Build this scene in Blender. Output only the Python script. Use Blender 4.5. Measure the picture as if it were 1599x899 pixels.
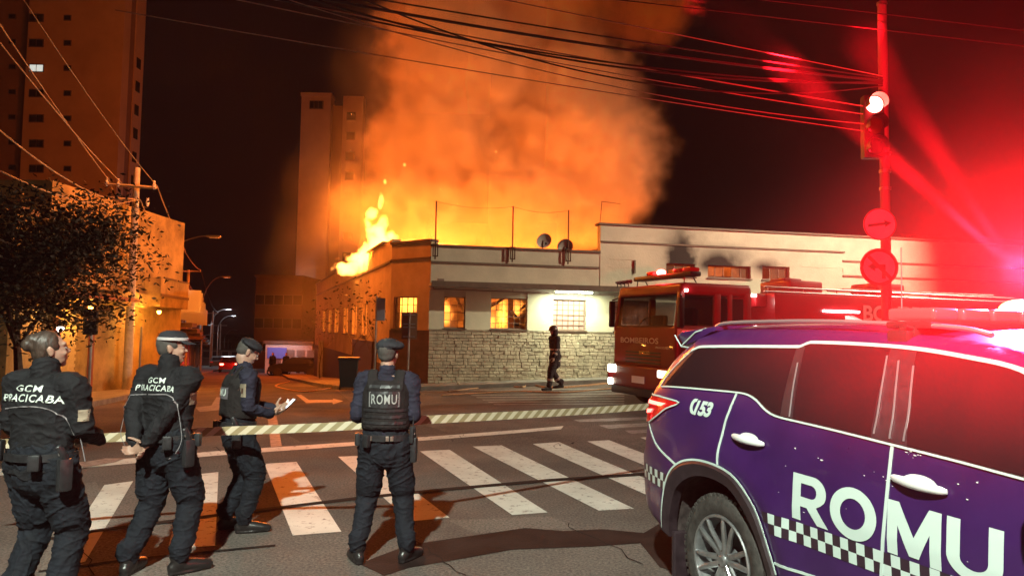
import bpy, bmesh, math, random
from mathutils import Vector, Matrix, noise, geometry
from mathutils.bvhtree import BVHTree
random.seed(7)
SC = bpy.context.scene
COL = SC.collection
PI = math.pi
for o in list(bpy.data.objects): bpy.data.objects.remove(o)

# ---------------------------------------------------------------- camera
F, CX, CY, EYE = 1155.0, 799.5, 449.5, 1.75
PITCH, ROLL = math.atan(66.0 / F), math.radians(1.0)
camd = bpy.data.cameras.new('camera'); cam = bpy.data.objects.new('camera', camd); COL.objects.link(cam)
camd.sensor_width = 36; camd.lens = 36 * F / 1599; camd.clip_start = 0.05; camd.clip_end = 2000
CM = Matrix.Translation((0, 0, EYE)) @ Matrix.Rotation(PI / 2 + PITCH, 4, 'X') @ Matrix.Rotation(ROLL, 4, 'Z')
cam.matrix_world = CM
SC.camera = cam

def ray(px, py):
    return (CM.to_3x3() @ Vector(((px - CX) / F, (CY - py) / F, -1))).normalized()
def gz(x, y):                                    # height of the road surface: level here, falling down the far street
    r = min(1, max(0, (y - 10) / 12)); r = r * r * (3 - 2 * r)
    u = y - 22; sp = u if u > 6 else (0 if u < -6 else (u + 6) ** 2 / 24)
    return r * .046 * (min(20, max(-14, x)) + 2.6) - .043 * min(sp, 200)
def D(px, py, Y):                                # point at depth Y on the line of sight
    d = ray(px, py); return Vector((0, 0, EYE)) + d * (Y / d.y)
def G(px, py, dz=0.0):                           # point on the ground
    d = ray(px, py); t = 1.0; o = Vector((0, 0, EYE))
    for i in range(4000):
        p = o + d * t
        if p.z <= gz(p.x, p.y) + dz: break
        t += .05
    lo, hi = t - .05, t
    for i in range(20):
        m = (lo + hi) / 2; p = o + d * m
        if p.z <= gz(p.x, p.y) + dz: hi = m
        else: lo = m
    return o + d * hi

# ---------------------------------------------------------------- world (night) and colour management
w = bpy.data.worlds.new('World'); SC.world = w; w.use_nodes = True
nt = w.node_tree; nt.nodes.clear()
sky = nt.nodes.new('ShaderNodeTexSky'); sky.sky_type = 'NISHITA'; sky.sun_disc = False
sky.sun_elevation = math.radians(-4); sky.sun_rotation = math.radians(200)
tint = nt.nodes.new('ShaderNodeMix'); tint.data_type = 'RGBA'; tint.inputs[0].default_value = .92
tint.inputs[7].default_value = (.08, .018, .022, 1)
bg = nt.nodes.new('ShaderNodeBackground'); bg.inputs[1].default_value = .05
ow = nt.nodes.new('ShaderNodeOutputWorld')
nt.links.new(sky.outputs[0], tint.inputs[6]); nt.links.new(tint.outputs[2], bg.inputs[0]); nt.links.new(bg.outputs[0], ow.inputs[0])
SC.view_settings.view_transform = 'Standard'; SC.view_settings.look = 'None'
SC.view_settings.exposure = 0; SC.view_settings.gamma = 1
cy = SC.cycles
cy.use_denoising = True; cy.use_adaptive_sampling = True; cy.adaptive_threshold = .02
cy.max_bounces = 5; cy.diffuse_bounces = 2; cy.glossy_bounces = 3; cy.transmission_bounces = 3
cy.volume_bounces = 2; cy.transparent_max_bounces = 8
cy.volume_step_rate = 2.5; cy.volume_max_steps = 192
cy.sample_clamp_indirect = 6; cy.sample_clamp_direct = 0
cy.use_light_tree = True

# ---------------------------------------------------------------- lamps that are not part of a lamp's own builder
def light(name, kind, loc, color, power, size=.1, parent=None, target=None, spot=None, blend=.5):
    l = bpy.data.lights.new(name, kind); l.color = color; l.energy = power
    if kind == 'AREA': l.size = size if not isinstance(size, tuple) else size[0]
    if kind == 'AREA' and isinstance(size, tuple): l.shape = 'RECTANGLE'; l.size_y = size[1]
    if kind in ('POINT', 'SPOT'): l.shadow_soft_size = size
    if spot: l.spot_size = math.radians(spot); l.spot_blend = blend
    o = bpy.data.objects.new(name, l); COL.objects.link(o); o.location = loc
    if target is not None:
        o.rotation_euler = (Vector(target) - Vector(loc)).to_track_quat('-Z', 'Y').to_euler()
    if parent: o.parent = parent
    return o

ORANGE = (1.0, .21, .02)
# street lamps out of frame: one behind the viewer, one past the fire engine
KEYLAMP = Vector((-1.35, -2.6, 7.4)); SIDELAMP = Vector((16.5, 18.3, 9.0))
light('street_lamp_light', 'SPOT', KEYLAMP, (.90, 1.0, .84), 9000, .12, target=(-.6, 3.4, 0), spot=66, blend=.3)
light('street_lamp_light', 'SPOT', SIDELAMP, (1.0, .87, .60), 11500, .2, target=(3, 27, 2.5), spot=100, blend=.5)
# the burning roof: the fire under the smoke and on the side wing, then two added fill lamps
light('fire_and_fill_light', 'AREA', (0.2, 34.5, 5.0), ORANGE, 2500, (12, 7), target=(0.2, 34.5, 20))
light('fire_and_fill_light', 'AREA', (-.5, 27.6, 5.3), ORANGE, 3400, (11, 2.5), target=(0.5, 34, 12))
light('fire_and_fill_light', 'POINT', (-6.4, 30.0, 6.6), (1, .24, .025), 2600, .7)
light('fire_and_fill_light', 'POINT', (-9.6, 24.3, 10.5), (1, .20, .02), 3600, 1.0)  # added fill lamp in the air over the street, no fire burns here
light('fire_and_fill_light', 'POINT', (-13.7, 52.0, 9.0), (1, .13, .009), 10500, .8)  # added fill lamp past the flames, brightens the apartment tower
# ---------------------------------------------------------------- helpers
def mat(name, col, rough=.6, metal=0., var=0., vscale=4., bump=0., bscale=30., emis=None, spec=.5, col2=None, coat=0., alpha=None, coords='Object', stretch=None):
    m = bpy.data.materials.new(name); m.use_nodes = True; n = m.node_tree; b = n.nodes['Principled BSDF']
    b.inputs['Base Color'].default_value = (*col, 1); b.inputs['Roughness'].default_value = rough
    b.inputs['Metallic'].default_value = metal; b.inputs['Specular IOR Level'].default_value = spec
    b.inputs['Coat Weight'].default_value = coat; b.inputs['Coat Roughness'].default_value = .05
    if var or bump or col2:
        tc = n.nodes.new('ShaderNodeTexCoord'); src = tc.outputs[coords]
        if stretch:
            mp = n.nodes.new('ShaderNodeMapping'); mp.inputs['Scale'].default_value = stretch
            n.links.new(src, mp.inputs[0]); src = mp.outputs[0]
    if var or col2:
        t = n.nodes.new('ShaderNodeTexNoise'); t.inputs['Scale'].default_value = vscale; t.inputs['Detail'].default_value = 6
        t.inputs['Roughness'].default_value = .65
        n.links.new(src, t.inputs['Vector'])
        r = n.nodes.new('ShaderNodeValToRGB'); r.color_ramp.elements[0].position = .35; r.color_ramp.elements[1].position = .65
        c2 = col2 or tuple(c * (1 + var) for c in col); c1 = col if col2 else tuple(c * (1 - var) for c in col)
        r.color_ramp.elements[0].color = (*c1, 1); r.color_ramp.elements[1].color = (*c2, 1)
        n.links.new(t.outputs[0], r.inputs[0]); n.links.new(r.outputs[0], b.inputs['Base Color'])
        rr = n.nodes.new('ShaderNodeMapRange'); rr.inputs[3].default_value = max(0, rough - .12); rr.inputs[4].default_value = min(1, rough + .12)
        n.links.new(t.outputs[0], rr.inputs[0]); n.links.new(rr.outputs[0], b.inputs['Roughness'])
    if bump:
        t2 = n.nodes.new('ShaderNodeTexNoise'); t2.inputs['Scale'].default_value = bscale; t2.inputs['Detail'].default_value = 5
        n.links.new(src, t2.inputs['Vector'])
        bp = n.nodes.new('ShaderNodeBump'); bp.inputs['Strength'].default_value = 1; bp.inputs['Distance'].default_value = bump
        n.links.new(t2.outputs[0], bp.inputs['Height']); n.links.new(bp.outputs[0], b.inputs['Normal'])
    if emis:
        b.inputs['Emission Color'].default_value = (*emis[0], 1); b.inputs['Emission Strength'].default_value = emis[1]
    if alpha is not None: b.inputs['Alpha'].default_value = alpha
    return m

class MB:
    """collects shapes and links them as one mesh object"""
    def __init__(s): s.v = []; s.f = []; s.m = []
    def add(s, vs, fs, mi=0):
        k = len(s.v); s.v += [tuple(v) for v in vs]; s.f += [tuple(i + k for i in f) for f in fs]; s.m += [mi] * len(fs)
        return s
    def box(s, lo, hi, mi=0, M=None):
        x0, y0, z0 = lo; x1, y1, z1 = hi
        vs = [Vector(p) for p in ((x0,y0,z0),(x1,y0,z0),(x1,y1,z0),(x0,y1,z0),(x0,y0,z1),(x1,y0,z1),(x1,y1,z1),(x0,y1,z1))]
        if M: vs = [M @ v for v in vs]
        return s.add(vs, [(0,3,2,1),(4,5,6,7),(0,1,5,4),(1,2,6,5),(2,3,7,6),(3,0,4,7)], mi)
    def cbox(s, c, size, mi=0, M=None):
        return s.box([c[i] - size[i] / 2 for i in range(3)], [c[i] + size[i] / 2 for i in range(3)], mi, M)
    def bbox(s, c, size, bev=.01, mi=0, M=None, seg=2):           # bevelled box
        bm = bmesh.new(); bmesh.ops.create_cube(bm, size=1)
        for v in bm.verts: v.co = Vector([c[i] + v.co[i] * size[i] for i in range(3)])
        bmesh.ops.bevel(bm, geom=bm.edges[:], offset=bev, segments=seg, affect='EDGES', profile=.6)
        bm.verts.index_update()
        vs = [(M @ v.co) if M else v.co.copy() for v in bm.verts]; fs = [[v.index for v in f.verts] for f in bm.faces]; bm.free()
        return s.add(vs, fs, mi)
    def tube(s, pts, rad, n=8, mi=0, ref=(1, 0, 0), cap=True, round_=0):
        """rings along pts; rad: one number, a list of numbers, or of (a, b) with a along ref"""
        pts = [Vector(p) for p in pts]; N = len(pts)
        if not isinstance(rad, (list, tuple)) or isinstance(rad, tuple): rad = [rad] * N
        rad = [(r, r) if not isinstance(r, (list, tuple)) else r for r in rad]
        if round_:
            t0 = (pts[0] - pts[1]).normalized(); t1 = (pts[-1] - pts[-2]).normalized(); a, b = rad[0], rad[-1]
            pre = [(pts[0] + t0 * min(a) * math.sin(q), (a[0] * math.cos(q), a[1] * math.cos(q))) for q in (1.35, .95, .5)]
            post = [(pts[-1] + t1 * min(b) * math.sin(q), (b[0] * math.cos(q), b[1] * math.cos(q))) for q in (.5, .95, 1.35)]
            pts = [p for p, _ in pre] + pts + [p for p, _ in post]; rad = [r for _, r in pre] + rad + [r for _, r in post]; N = len(pts)
        vs = []; ref = Vector(ref)
        for i, p in enumerate(pts):
            t = (pts[min(i + 1, N - 1)] - pts[max(i - 1, 0)])
            t = t.normalized() if t.length > 1e-9 else Vector((0, 0, 1))
            u = ref - t * ref.dot(t)
            if u.length < 1e-3: u = Vector((0, 1, 0)) - t * t.y
            if u.length < 1e-3: u = Vector((0, 0, 1)) - t * t.z
            u.normalize(); v = t.cross(u); ref = u
            for k in range(n):
                a = 2 * PI * k / n
                vs.append(p + u * (rad[i][0] * math.cos(a)) + v * (rad[i][1] * math.sin(a)))
        fs = [(i * n + k, i * n + (k + 1) % n, (i + 1) * n + (k + 1) % n, (i + 1) * n + k) for i in range(N - 1) for k in range(n)]
        if cap: fs += [tuple(range(n - 1, -1, -1)), tuple((N - 1) * n + k for k in range(n))]
        return s.add(vs, fs, mi)
    def rod(s, a, b, r, n=6, mi=0): return s.tube([a, b], r, n, mi)
    def ball(s, c, r, mi=0, nu=12, nv=8, M=None):
        r = r if isinstance(r, (list, tuple)) else (r, r, r); c = Vector(c); vs = [c + Vector((0, 0, -r[2]))]
        for j in range(1, nv):
            b = -PI / 2 + PI * j / nv
            for i in range(nu):
                a = 2 * PI * i / nu; vs.append(c + Vector((r[0] * math.cos(a) * math.cos(b), r[1] * math.sin(a) * math.cos(b), r[2] * math.sin(b))))
        vs.append(c + Vector((0, 0, r[2])))
        if M: vs = [M @ v for v in vs]
        fs = [(0, 1 + (i + 1) % nu, 1 + i) for i in range(nu)]
        for j in range(nv - 2):
            for i in range(nu): fs.append((1 + j * nu + i, 1 + j * nu + (i + 1) % nu, 1 + (j + 1) * nu + (i + 1) % nu, 1 + (j + 1) * nu + i))
        k = 1 + (nv - 2) * nu
        fs += [(k + i, k + (i + 1) % nu, k + nu) for i in range(nu)]
        return s.add(vs, fs, mi)
    def lathe(s, prof, axis='Y', c=(0, 0, 0), n=32, mi=0, a0=0, a1=2 * PI, M=None):
        """prof: (radius, along) pairs turned about an axis through c"""
        full = abs(a1 - a0 - 2 * PI) < 1e-6; k = n if full else n + 1; vs = []
        for (r, h) in prof:
            for i in range(k):
                a = a0 + (a1 - a0) * i / n; q = (r * math.cos(a), r * math.sin(a))
                p = {'Y': (q[0], h, q[1]), 'Z': (q[0], q[1], h), 'X': (h, q[0], q[1])}[axis]
                p = Vector(c) + Vector(p); vs.append(M @ p if M else p)
        fs = []
        for j in range(len(prof) - 1):
            for i in range(n if full else n):
                i2 = (i + 1) % k if full else i + 1
                fs.append((j * k + i, j * k + i2, (j + 1) * k + i2, (j + 1) * k + i))
        return s.add(vs, fs, mi)
    def prism(s, poly, f, d, mi=0):
        """poly of 2D points; f(u, v, w) -> point; thickness w 0..d"""
        n = len(poly); vs = [f(u, v, 0) for u, v in poly] + [f(u, v, d) for u, v in poly]
        fs = [tuple(range(n)), tuple(range(2 * n - 1, n - 1, -1))] + [(i, (i + 1) % n, n + (i + 1) % n, n + i) for i in range(n)]
        return s.add(vs, fs, mi)
    def build(s, name, mats, parent=None, smooth=False, loc=None, rotz=0, kind=None, label=None, fixn=True, angle=40):
        me = bpy.data.meshes.new(name); me.from_pydata(s.v, [], s.f)
        if not isinstance(mats, (list, tuple)): mats = [mats]
        for m in mats: me.materials.append(m)
        if len(mats) > 1: me.polygons.foreach_set('material_index', s.m)
        if fixn and len(s.f) < 60000:
            bm = bmesh.new(); bm.from_mesh(me); bmesh.ops.recalc_face_normals(bm, faces=bm.faces); bm.to_mesh(me); bm.free()
        if smooth:
            me.shade_smooth()
            if angle: me.set_sharp_from_angle(angle=math.radians(angle))
        me.update()
        return link(name, me, parent, loc, rotz, kind, label)

def link(name, me, parent=None, loc=None, rotz=0, kind=None, label=None):
    o = bpy.data.objects.new(name, me); COL.objects.link(o)
    if loc is not None: o.location = loc
    o.rotation_euler.z = rotz
    if parent: o.parent = parent
    if kind: o['kind'] = kind
    if label: o['label'] = label
    return o
def thing(name, label, cat, loc=(0, 0, 0), rotz=0, group=None):
    o = bpy.data.objects.new(name, None); COL.objects.link(o); o.location = loc; o.rotation_euler.z = rotz
    o.empty_display_size = .2
    return tag(o, label, cat, group)
def tag(o, label, cat, group=None):
    o['label'] = label; o['category'] = cat
    if group: o['group'] = group
    return o
def copy_tree(o, parent=None):
    c = o.copy(); COL.objects.link(c)
    if parent: c.parent = parent
    for ch in [q for q in bpy.data.objects if q.parent == o]: copy_tree(ch, c)
    return c
def spline(pts, k=6):
    """Catmull-Rom through points of any dimension"""
    pts = [Vector(p) for p in pts]; out = []
    for i in range(len(pts) - 1):
        p0 = pts[max(0, i - 1)]; p1 = pts[i]; p2 = pts[i + 1]; p3 = pts[min(len(pts) - 1, i + 2)]
        for j in range(k):
            t = j / k
            out.append(.5 * ((2 * p1) + (p2 - p0) * t + (2 * p0 - 5 * p1 + 4 * p2 - p3) * t * t + (3 * p1 - p0 - 3 * p2 + p3) * t ** 3))
    out.append(pts[-1]); return out
_txt = {}
def text2d(s, size=1.0, bold=.0, shear=0., maxlen=None, spacing=1.0):
    """filled letters as 2D triangles: (verts, faces, width), origin bottom centre"""
    cu = bpy.data.curves.new('lettering', 'FONT'); cu.body = s; cu.size = size; cu.offset = bold * size; cu.shear = shear
    cu.space_character = spacing; cu.resolution_u = 4
    ob = bpy.data.objects.new('lettering', cu); COL.objects.link(ob)
    dg = bpy.context.evaluated_depsgraph_get(); me = bpy.data.meshes.new_from_object(ob.evaluated_get(dg))
    bpy.data.objects.remove(ob); bpy.data.curves.remove(cu)
    if maxlen:
        bm = bmesh.new(); bm.from_mesh(me); bmesh.ops.triangulate(bm, faces=bm.faces)
        for _ in range(6):
            e = [e for e in bm.edges if e.calc_length() > maxlen]
            if not e: break
            bmesh.ops.subdivide_edges(bm, edges=e, cuts=1); bmesh.ops.triangulate(bm, faces=bm.faces)
        bm.to_mesh(me); bm.free()
    vs = [v.co.copy() for v in me.vertices]; fs = [tuple(p.vertices) for p in me.polygons]; bpy.data.meshes.remove(me)
    x0 = min(v.x for v in vs); x1 = max(v.x for v in vs)
    for v in vs: v.x -= (x0 + x1) / 2
    return [(v.x, v.y) for v in vs], fs, x1 - x0
def put_text(name, s, size, M, mat_, parent=None, bold=.02, shear=0., width=None, depth=.004, spacing=1.0):
    """raised letters on a flat face: M maps (x, y, out) to the face"""
    vs, fs, w = text2d(s, size, bold, shear, spacing=spacing); k = width / w if width else 1
    mb = MB(); mb.add([M @ Vector((x * k, y, depth)) for x, y in vs], fs)
    return mb.build(name, mat_, parent, fixn=False)
def frame(o, x, up=(0, 0, 1)):
    """matrix whose X runs along x, Y up, Z out of the face"""
    x = Vector(x).normalized(); z = x.cross(Vector(up)).normalized(); y = z.cross(x)
    m = Matrix((x, y, z)).transposed().to_4x4(); m.translation = Vector(o); return m

# shared materials
M_asphalt = None
def asphalt(name, c1, c2, rough=.85):
    m = bpy.data.materials.new(name); m.use_nodes = True; n = m.node_tree; N, L = n.nodes, n.links; b = N['Principled BSDF']
    tc = N.new('ShaderNodeTexCoord')
    def noise_(sc, det=4, ro=.6):
        t = N.new('ShaderNodeTexNoise'); t.inputs['Scale'].default_value = sc; t.inputs['Detail'].default_value = det; t.inputs['Roughness'].default_value = ro
        L.new(tc.outputs['Object'], t.inputs['Vector']); return t
    a, f, w_ = noise_(.45, 6), noise_(42, 5, .75), noise_(.8, 5)
    r = N.new('ShaderNodeValToRGB'); r.color_ramp.elements[0].position = .38; r.color_ramp.elements[1].position = .62
    r.color_ramp.elements[0].color = (*c1, 1); r.color_ramp.elements[1].color = (*c2, 1); L.new(a.outputs[0], r.inputs[0])
    sp = N.new('ShaderNodeValToRGB'); sp.color_ramp.elements[0].position = .3; sp.color_ramp.elements[1].position = .75
    sp.color_ramp.elements[0].color = (.32, .32, .32, 1); sp.color_ramp.elements[1].color = (2.3, 2.2, 2.05, 1); L.new(f.outputs[0], sp.inputs[0])
    mx = N.new('ShaderNodeMix'); mx.data_type = 'RGBA'; mx.blend_type = 'MULTIPLY'; mx.inputs[0].default_value = 1
    L.new(r.outputs[0], mx.inputs[6]); L.new(sp.outputs[0], mx.inputs[7]); L.new(mx.outputs[2], b.inputs['Base Color'])
    rr = N.new('ShaderNodeMapRange'); rr.inputs[1].default_value = .4; rr.inputs[2].default_value = .6
    rr.inputs[3].default_value = rough - .07; rr.inputs[4].default_value = rough + .1; b.inputs['Specular IOR Level'].default_value = .22; L.new(w_.outputs[0], rr.inputs[0]); L.new(rr.outputs[0], b.inputs['Roughness'])
    bp = N.new('ShaderNodeBump'); bp.inputs['Distance'].default_value = .011; L.new(f.outputs[0], bp.inputs['Height']); L.new(bp.outputs[0], b.inputs['Normal'])
    return m
def paint_mat(name, col=(.62, .66, .6), worn=.585):
    """thermoplastic road paint worn through to the asphalt"""
    m = bpy.data.materials.new(name); m.use_nodes = True; n = m.node_tree; N, L = n.nodes, n.links; b = N['Principled BSDF']
    tc = N.new('ShaderNodeTexCoord'); t = N.new('ShaderNodeTexNoise'); t.inputs['Scale'].default_value = 9; t.inputs['Detail'].default_value = 8; t.inputs['Roughness'].default_value = .75
    L.new(tc.outputs['Object'], t.inputs['Vector']); r = N.new('ShaderNodeValToRGB')
    r.color_ramp.elements[0].position = worn - .03; r.color_ramp.elements[1].position = worn + .05
    r.color_ramp.elements[0].color = (*col, 1); r.color_ramp.elements[1].color = (.16, .15, .14, 1); L.new(t.outputs[0], r.inputs[0])
    t2 = N.new('ShaderNodeTexNoise'); t2.inputs['Scale'].default_value = 1.7; t2.inputs['Detail'].default_value = 3; L.new(tc.outputs['Object'], t2.inputs['Vector'])
    r2 = N.new('ShaderNodeMapRange'); r2.inputs[3].default_value = .55; r2.inputs[4].default_value = 1.25; L.new(t2.outputs[0], r2.inputs[0])
    mx = N.new('ShaderNodeMix'); mx.data_type = 'RGBA'; mx.blend_type = 'MULTIPLY'; mx.inputs[0].default_value = 1
    L.new(r.outputs[0], mx.inputs[6]); L.new(r2.outputs[0], mx.inputs[7]); L.new(mx.outputs[2], b.inputs['Base Color'])
    b.inputs['Roughness'].default_value = .6
    return m
m_road = asphalt('asphalt', (.082, .073, .068), (.125, .113, .106))
m_walk = mat('pavement concrete', (.2, .18, .16), .8, var=.3, vscale=2.5, bump=.004, bscale=40)
m_kerb = mat('kerb stone', (.26, .24, .22), .8, var=.3, vscale=5, bump=.004)
m_paint = paint_mat('road paint'); m_paint_old = paint_mat('old road paint', (.27, .26, .24), .5)
m_darkline = mat('dark road strip', (.018, .016, .015), .9, bump=.002, spec=.1)
m_black = mat('black plastic', (.02, .02, .022), .45)
m_steel = mat('galvanised steel', (.35, .34, .33), .45, .8, var=.15, vscale=8)
m_concrete = mat('weathered concrete', (.42, .37, .32), .85, var=.25, vscale=3, bump=.006, bscale=25)
m_wire = mat('cable rubber', (.05, .045, .04), .6)
m_glass = mat('dark glass', (.02, .02, .025), .08, spec=.6)
m_chrome = mat('chrome', (.6, .6, .6), .15, 1.0)
m_white = mat('white plastic', (.75, .76, .74), .4)
# ---------------------------------------------------------------- the road sheet, pavements and road paint
def sheet(name, poly, lift, m, step=.6, kind='structure', parent=None, thick=None, label=None):
    """a sheet following the slope of the ground, poly in world x, y"""
    poly = [Vector(p[:2]) for p in poly]; xs = [p.x for p in poly]; ys = [p.y for p in poly]
    pts = []; n = len(poly)
    for i in range(n):
        a, b = poly[i], poly[(i + 1) % n]; k = max(1, int((b - a).length / step))
        pts += [a.lerp(b, j / k) for j in range(k)]
    edge = [(i, (i + 1) % len(pts)) for i in range(len(pts))]; nb = len(pts)
    x = min(xs) + step * .5
    while x < max(xs):
        y = min(ys) + step * .5
        while y < max(ys): pts.append(Vector((x, y))); y += step
        x += step
    vo, _, fo, _, _, _ = geometry.delaunay_2d_cdt(pts, edge, [], 1, 1e-4)
    mb = MB(); mb.add([(v.x, v.y, gz(v.x, v.y) + lift) for v in vo], fo)
    if thick:                                                     # kerb face down the border
        b = pts[:nb]; mb.add([(v.x, v.y, gz(v.x, v.y) + lift) for v in b] + [(v.x, v.y, gz(v.x, v.y) + lift - thick) for v in b],
               [(i, (i + 1) % nb, nb + (i + 1) % nb, nb + i) for i in range(nb)])
    return mb.build(name, m, parent, kind=kind if not parent else None, fixn=False, label=label)
mb = MB(); xs = [-400, -200, -110, -70, -50] + [-40 + 1.0 * i for i in range(81)] + [50, 70, 110, 200, 400]
ys = [-60, -30, -15] + [-8 + i for i in range(80)] + [76, 82, 90, 100, 112, 125, 150, 200, 300, 500, 900]
mb.add([(x, y, gz(x, y)) for y in ys for x in xs], [(j * len(xs) + i, j * len(xs) + i + 1, (j + 1) * len(xs) + i + 1, (j + 1) * len(xs) + i) for j in range(len(ys) - 1) for i in range(len(xs) - 1)])
road = mb.build('road', m_road, kind='structure', smooth=True, fixn=False, angle=None)

def gp(px, py): p = G(px, py); return (p.x, p.y)
crosswalk = link('crosswalk', None, kind='structure')
for q in ([(163,757),(208,751),(133,877),(78,886)], [(292,742),(341,737),(336,852),(262,857)], [(413,724),(463,721),(533,830),(457,836)],
          [(528,713),(575,711),(702,808),(640,814)], [(655,704),(702,702),(855,800),(800,804)], [(738,697),(783,695),(990,794),(935,797)],
          [(832,693),(873,690),(1083,778),(1040,786)], [(917,689),(951,687),(1170,768),(1130,776)], [(1000,683),(1030,681),(1240,752),(1205,760)]):
    sheet('stripe', [gp(*p) for p in q], .004, m_paint, .4, parent=crosswalk)
lines = link('lane_line', None, kind='structure')
sheet('painted_line', [gp(*p) for p in ((-60,737),(340,704),(880,665),(876,670),(340,711),(-60,748))], .004, m_paint, .5, parent=lines)
sheet('painted_line', [gp(*p) for p in ((416,640),(430,640),(440,696),(423,698))], .0042, m_paint_old, .5, parent=lines)
sheet('painted_line', [gp(*p) for p in ((120,724),(165,716),(195,716),(180,722),(130,731))], .009, m_paint_old, .5, parent=lines)
for a in ((895,655,1010,651,1010,655,905,659), (935,664,1015,660,1015,665,950,669), (975,672,1020,670,1020,675,985,677)):
    sheet('painted_line', [gp(a[0],a[1]), gp(a[2],a[3]), gp(a[4],a[5]), gp(a[6],a[7])], .004, m_paint_old, .5, parent=lines)
arrow = link('road_arrow', None, kind='structure')
sheet('painted_arrow', [gp(*p) for p in ((462,616),(470,616),(482,624),(520,624),(520,622),(536,626),(520,631),(519,628),(478,629))], .004, m_paint_old, .5, parent=arrow)
sheet('painted_arrow', [gp(*p) for p in ((305,636),(330,633),(338,620),(345,620),(342,640),(312,643))], .004, m_paint_old, .5, parent=arrow)
# the second crossing, worn, in front of the burning building
cross2 = link('worn_crosswalk', None, kind='structure')
for i in range(7):
    y0 = 609 + i * 3.6; x0 = 716 + i * 9
    sheet('stripe', [gp(x0, y0), gp(975, y0 - 3 + i * .3), gp(975, y0 - 1.6 + i * .3), gp(x0 + 3, y0 + 1.5)], .004, m_paint_old, .6, parent=cross2)
# a dark seam, a darker resurfaced patch and a broad dark patch
thin_line = link('dark_line', None, kind='structure')
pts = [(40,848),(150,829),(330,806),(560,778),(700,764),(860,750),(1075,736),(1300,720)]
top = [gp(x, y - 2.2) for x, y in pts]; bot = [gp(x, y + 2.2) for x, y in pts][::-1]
sheet('dark_strip', top + bot, .0075, m_darkline, .4, parent=thin_line)  # narrow dark strip laid across the road
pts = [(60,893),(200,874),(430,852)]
sheet('dark_strip', [gp(x, y - 1.3) for x, y in pts] + [gp(x, y + 1.3) for x, y in pts][::-1], .0075, m_darkline, .4, parent=thin_line)
m_darkpatch = mat('dark asphalt', (.022, .013, .011), .85, var=.4, vscale=3, bump=.004, bscale=60, spec=.15)
sheet('dark_patch', [gp(*p) for p in ((560,880),(640,850),(760,833),(820,824),(880,829),(940,826),(1005,832),(1060,800),(1150,860),(1200,899),(1240,960),(1150,960),(1085,905),(1030,885),(1000,848),(930,853),(800,858),(700,876),(640,886),(600,899))], .0035, m_darkpatch, .3)  # broad patch in a darker road tone

m_patch_a = asphalt('newer asphalt', (.055, .050, .048), (.08, .074, .07)); m_patch_b = asphalt('older asphalt', (.11, .10, .092), (.15, .135, .125))
patches = link('asphalt_patch', None, kind='structure')
sheet('patch', [gp(*p) for p in ((430,668),(640,655),(700,676),(470,690))], .0022, m_patch_a, .5, parent=patches)
sheet('patch', [gp(*p) for p in ((100,760),(150,752),(230,900),(60,905))], .0022, m_patch_b, .5, parent=patches)
sheet('patch', [gp(*p) for p in ((700,812),(860,806),(900,824),(740,832))], .0022, m_patch_b, .5, parent=patches)
sheet('patch', [gp(*p) for p in ((380,600),(520,606),(560,640),(380,634))], .0022, m_patch_a, .5, parent=patches)
cracks = link('road_crack', None, kind='structure'); rk = random.Random(21)
for (x0, y0, x1, y1) in ((640,836,720,899), (880,815,1000,880), (330,700,420,722), (700,690,730,676), (90,790,150,899), (610,640,760,622), (860,700,900,688)):
    n_ = 9; c_ = [(x0 + (x1 - x0) * i / n_ + rk.gauss(0, 5), y0 + (y1 - y0) * i / n_ + rk.gauss(0, 1.6)) for i in range(n_ + 1)]
    g_ = [Vector(gp(*p)) for p in c_]; wv = [rk.uniform(.002, .006) for _ in g_]
    sheet('crack', [(p.x - w__, p.y) for p, w__ in zip(g_, wv)] + [(p.x + w__, p.y + .004) for p, w__ in zip(g_[::-1], wv[::-1])], .0068, m_darkline, 5, parent=cracks)
mh = link('manhole', None, kind='structure'); c_ = G(770, 650)
MB().lathe([(0, .006), (.33, .006), (.35, .004)], 'Z', (c_.x, c_.y, c_.z), 28).build('cover', m_steel, mh)
# pavements: the corner the crowd looks across at, and the far side in front of the hall
sidewalk_left = sheet('sidewalk', [(-30, 6), (-9.2, 13.0), (-8.9, 13.8), (-9.0, 15.0), (-10.0, 18), (-12.7, 26.5), (-22, 53), (-38, 100), (-60, 100), (-60, 6)], .13, m_walk, 1.5, thick=.16)
BU = Vector((math.cos(math.radians(12)), math.sin(math.radians(12)), 0)); BN = Vector((BU.y, -BU.x, 0))   # along the hall's front, and out of it
WU = Vector((-.333, .943, 0)); WN = Vector((-.943, -.333, 0))                                           # along the side wing, and out of it
C0 = Vector((-2.62, 23.7, 0)); C1 = Vector((-4.08, 24.9, 0)); C2 = C1 + WU * 30
def xy(v): return (v.x, v.y)
sidewalk = sheet('sidewalk', [xy(C0 + BN * 1.9 - BU * .6), xy(C0 + BN * 1.9 + BU * 30), xy(C0 + BU * 30 - BN * 3), xy(C0 + BU * 1 - BN * 3), xy(C1 + WU * 8 - WN), xy(C1 + WU * 70 - WN * 1), xy(C1 + WU * 70 + WN * 2.0), xy(C1 + WU * 3 + WN * 2.0), xy(C1 + WN * 1.7 - WU * .4), (-4.6, 23.1)], .12, m_walk, .9, thick=.15)

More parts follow.
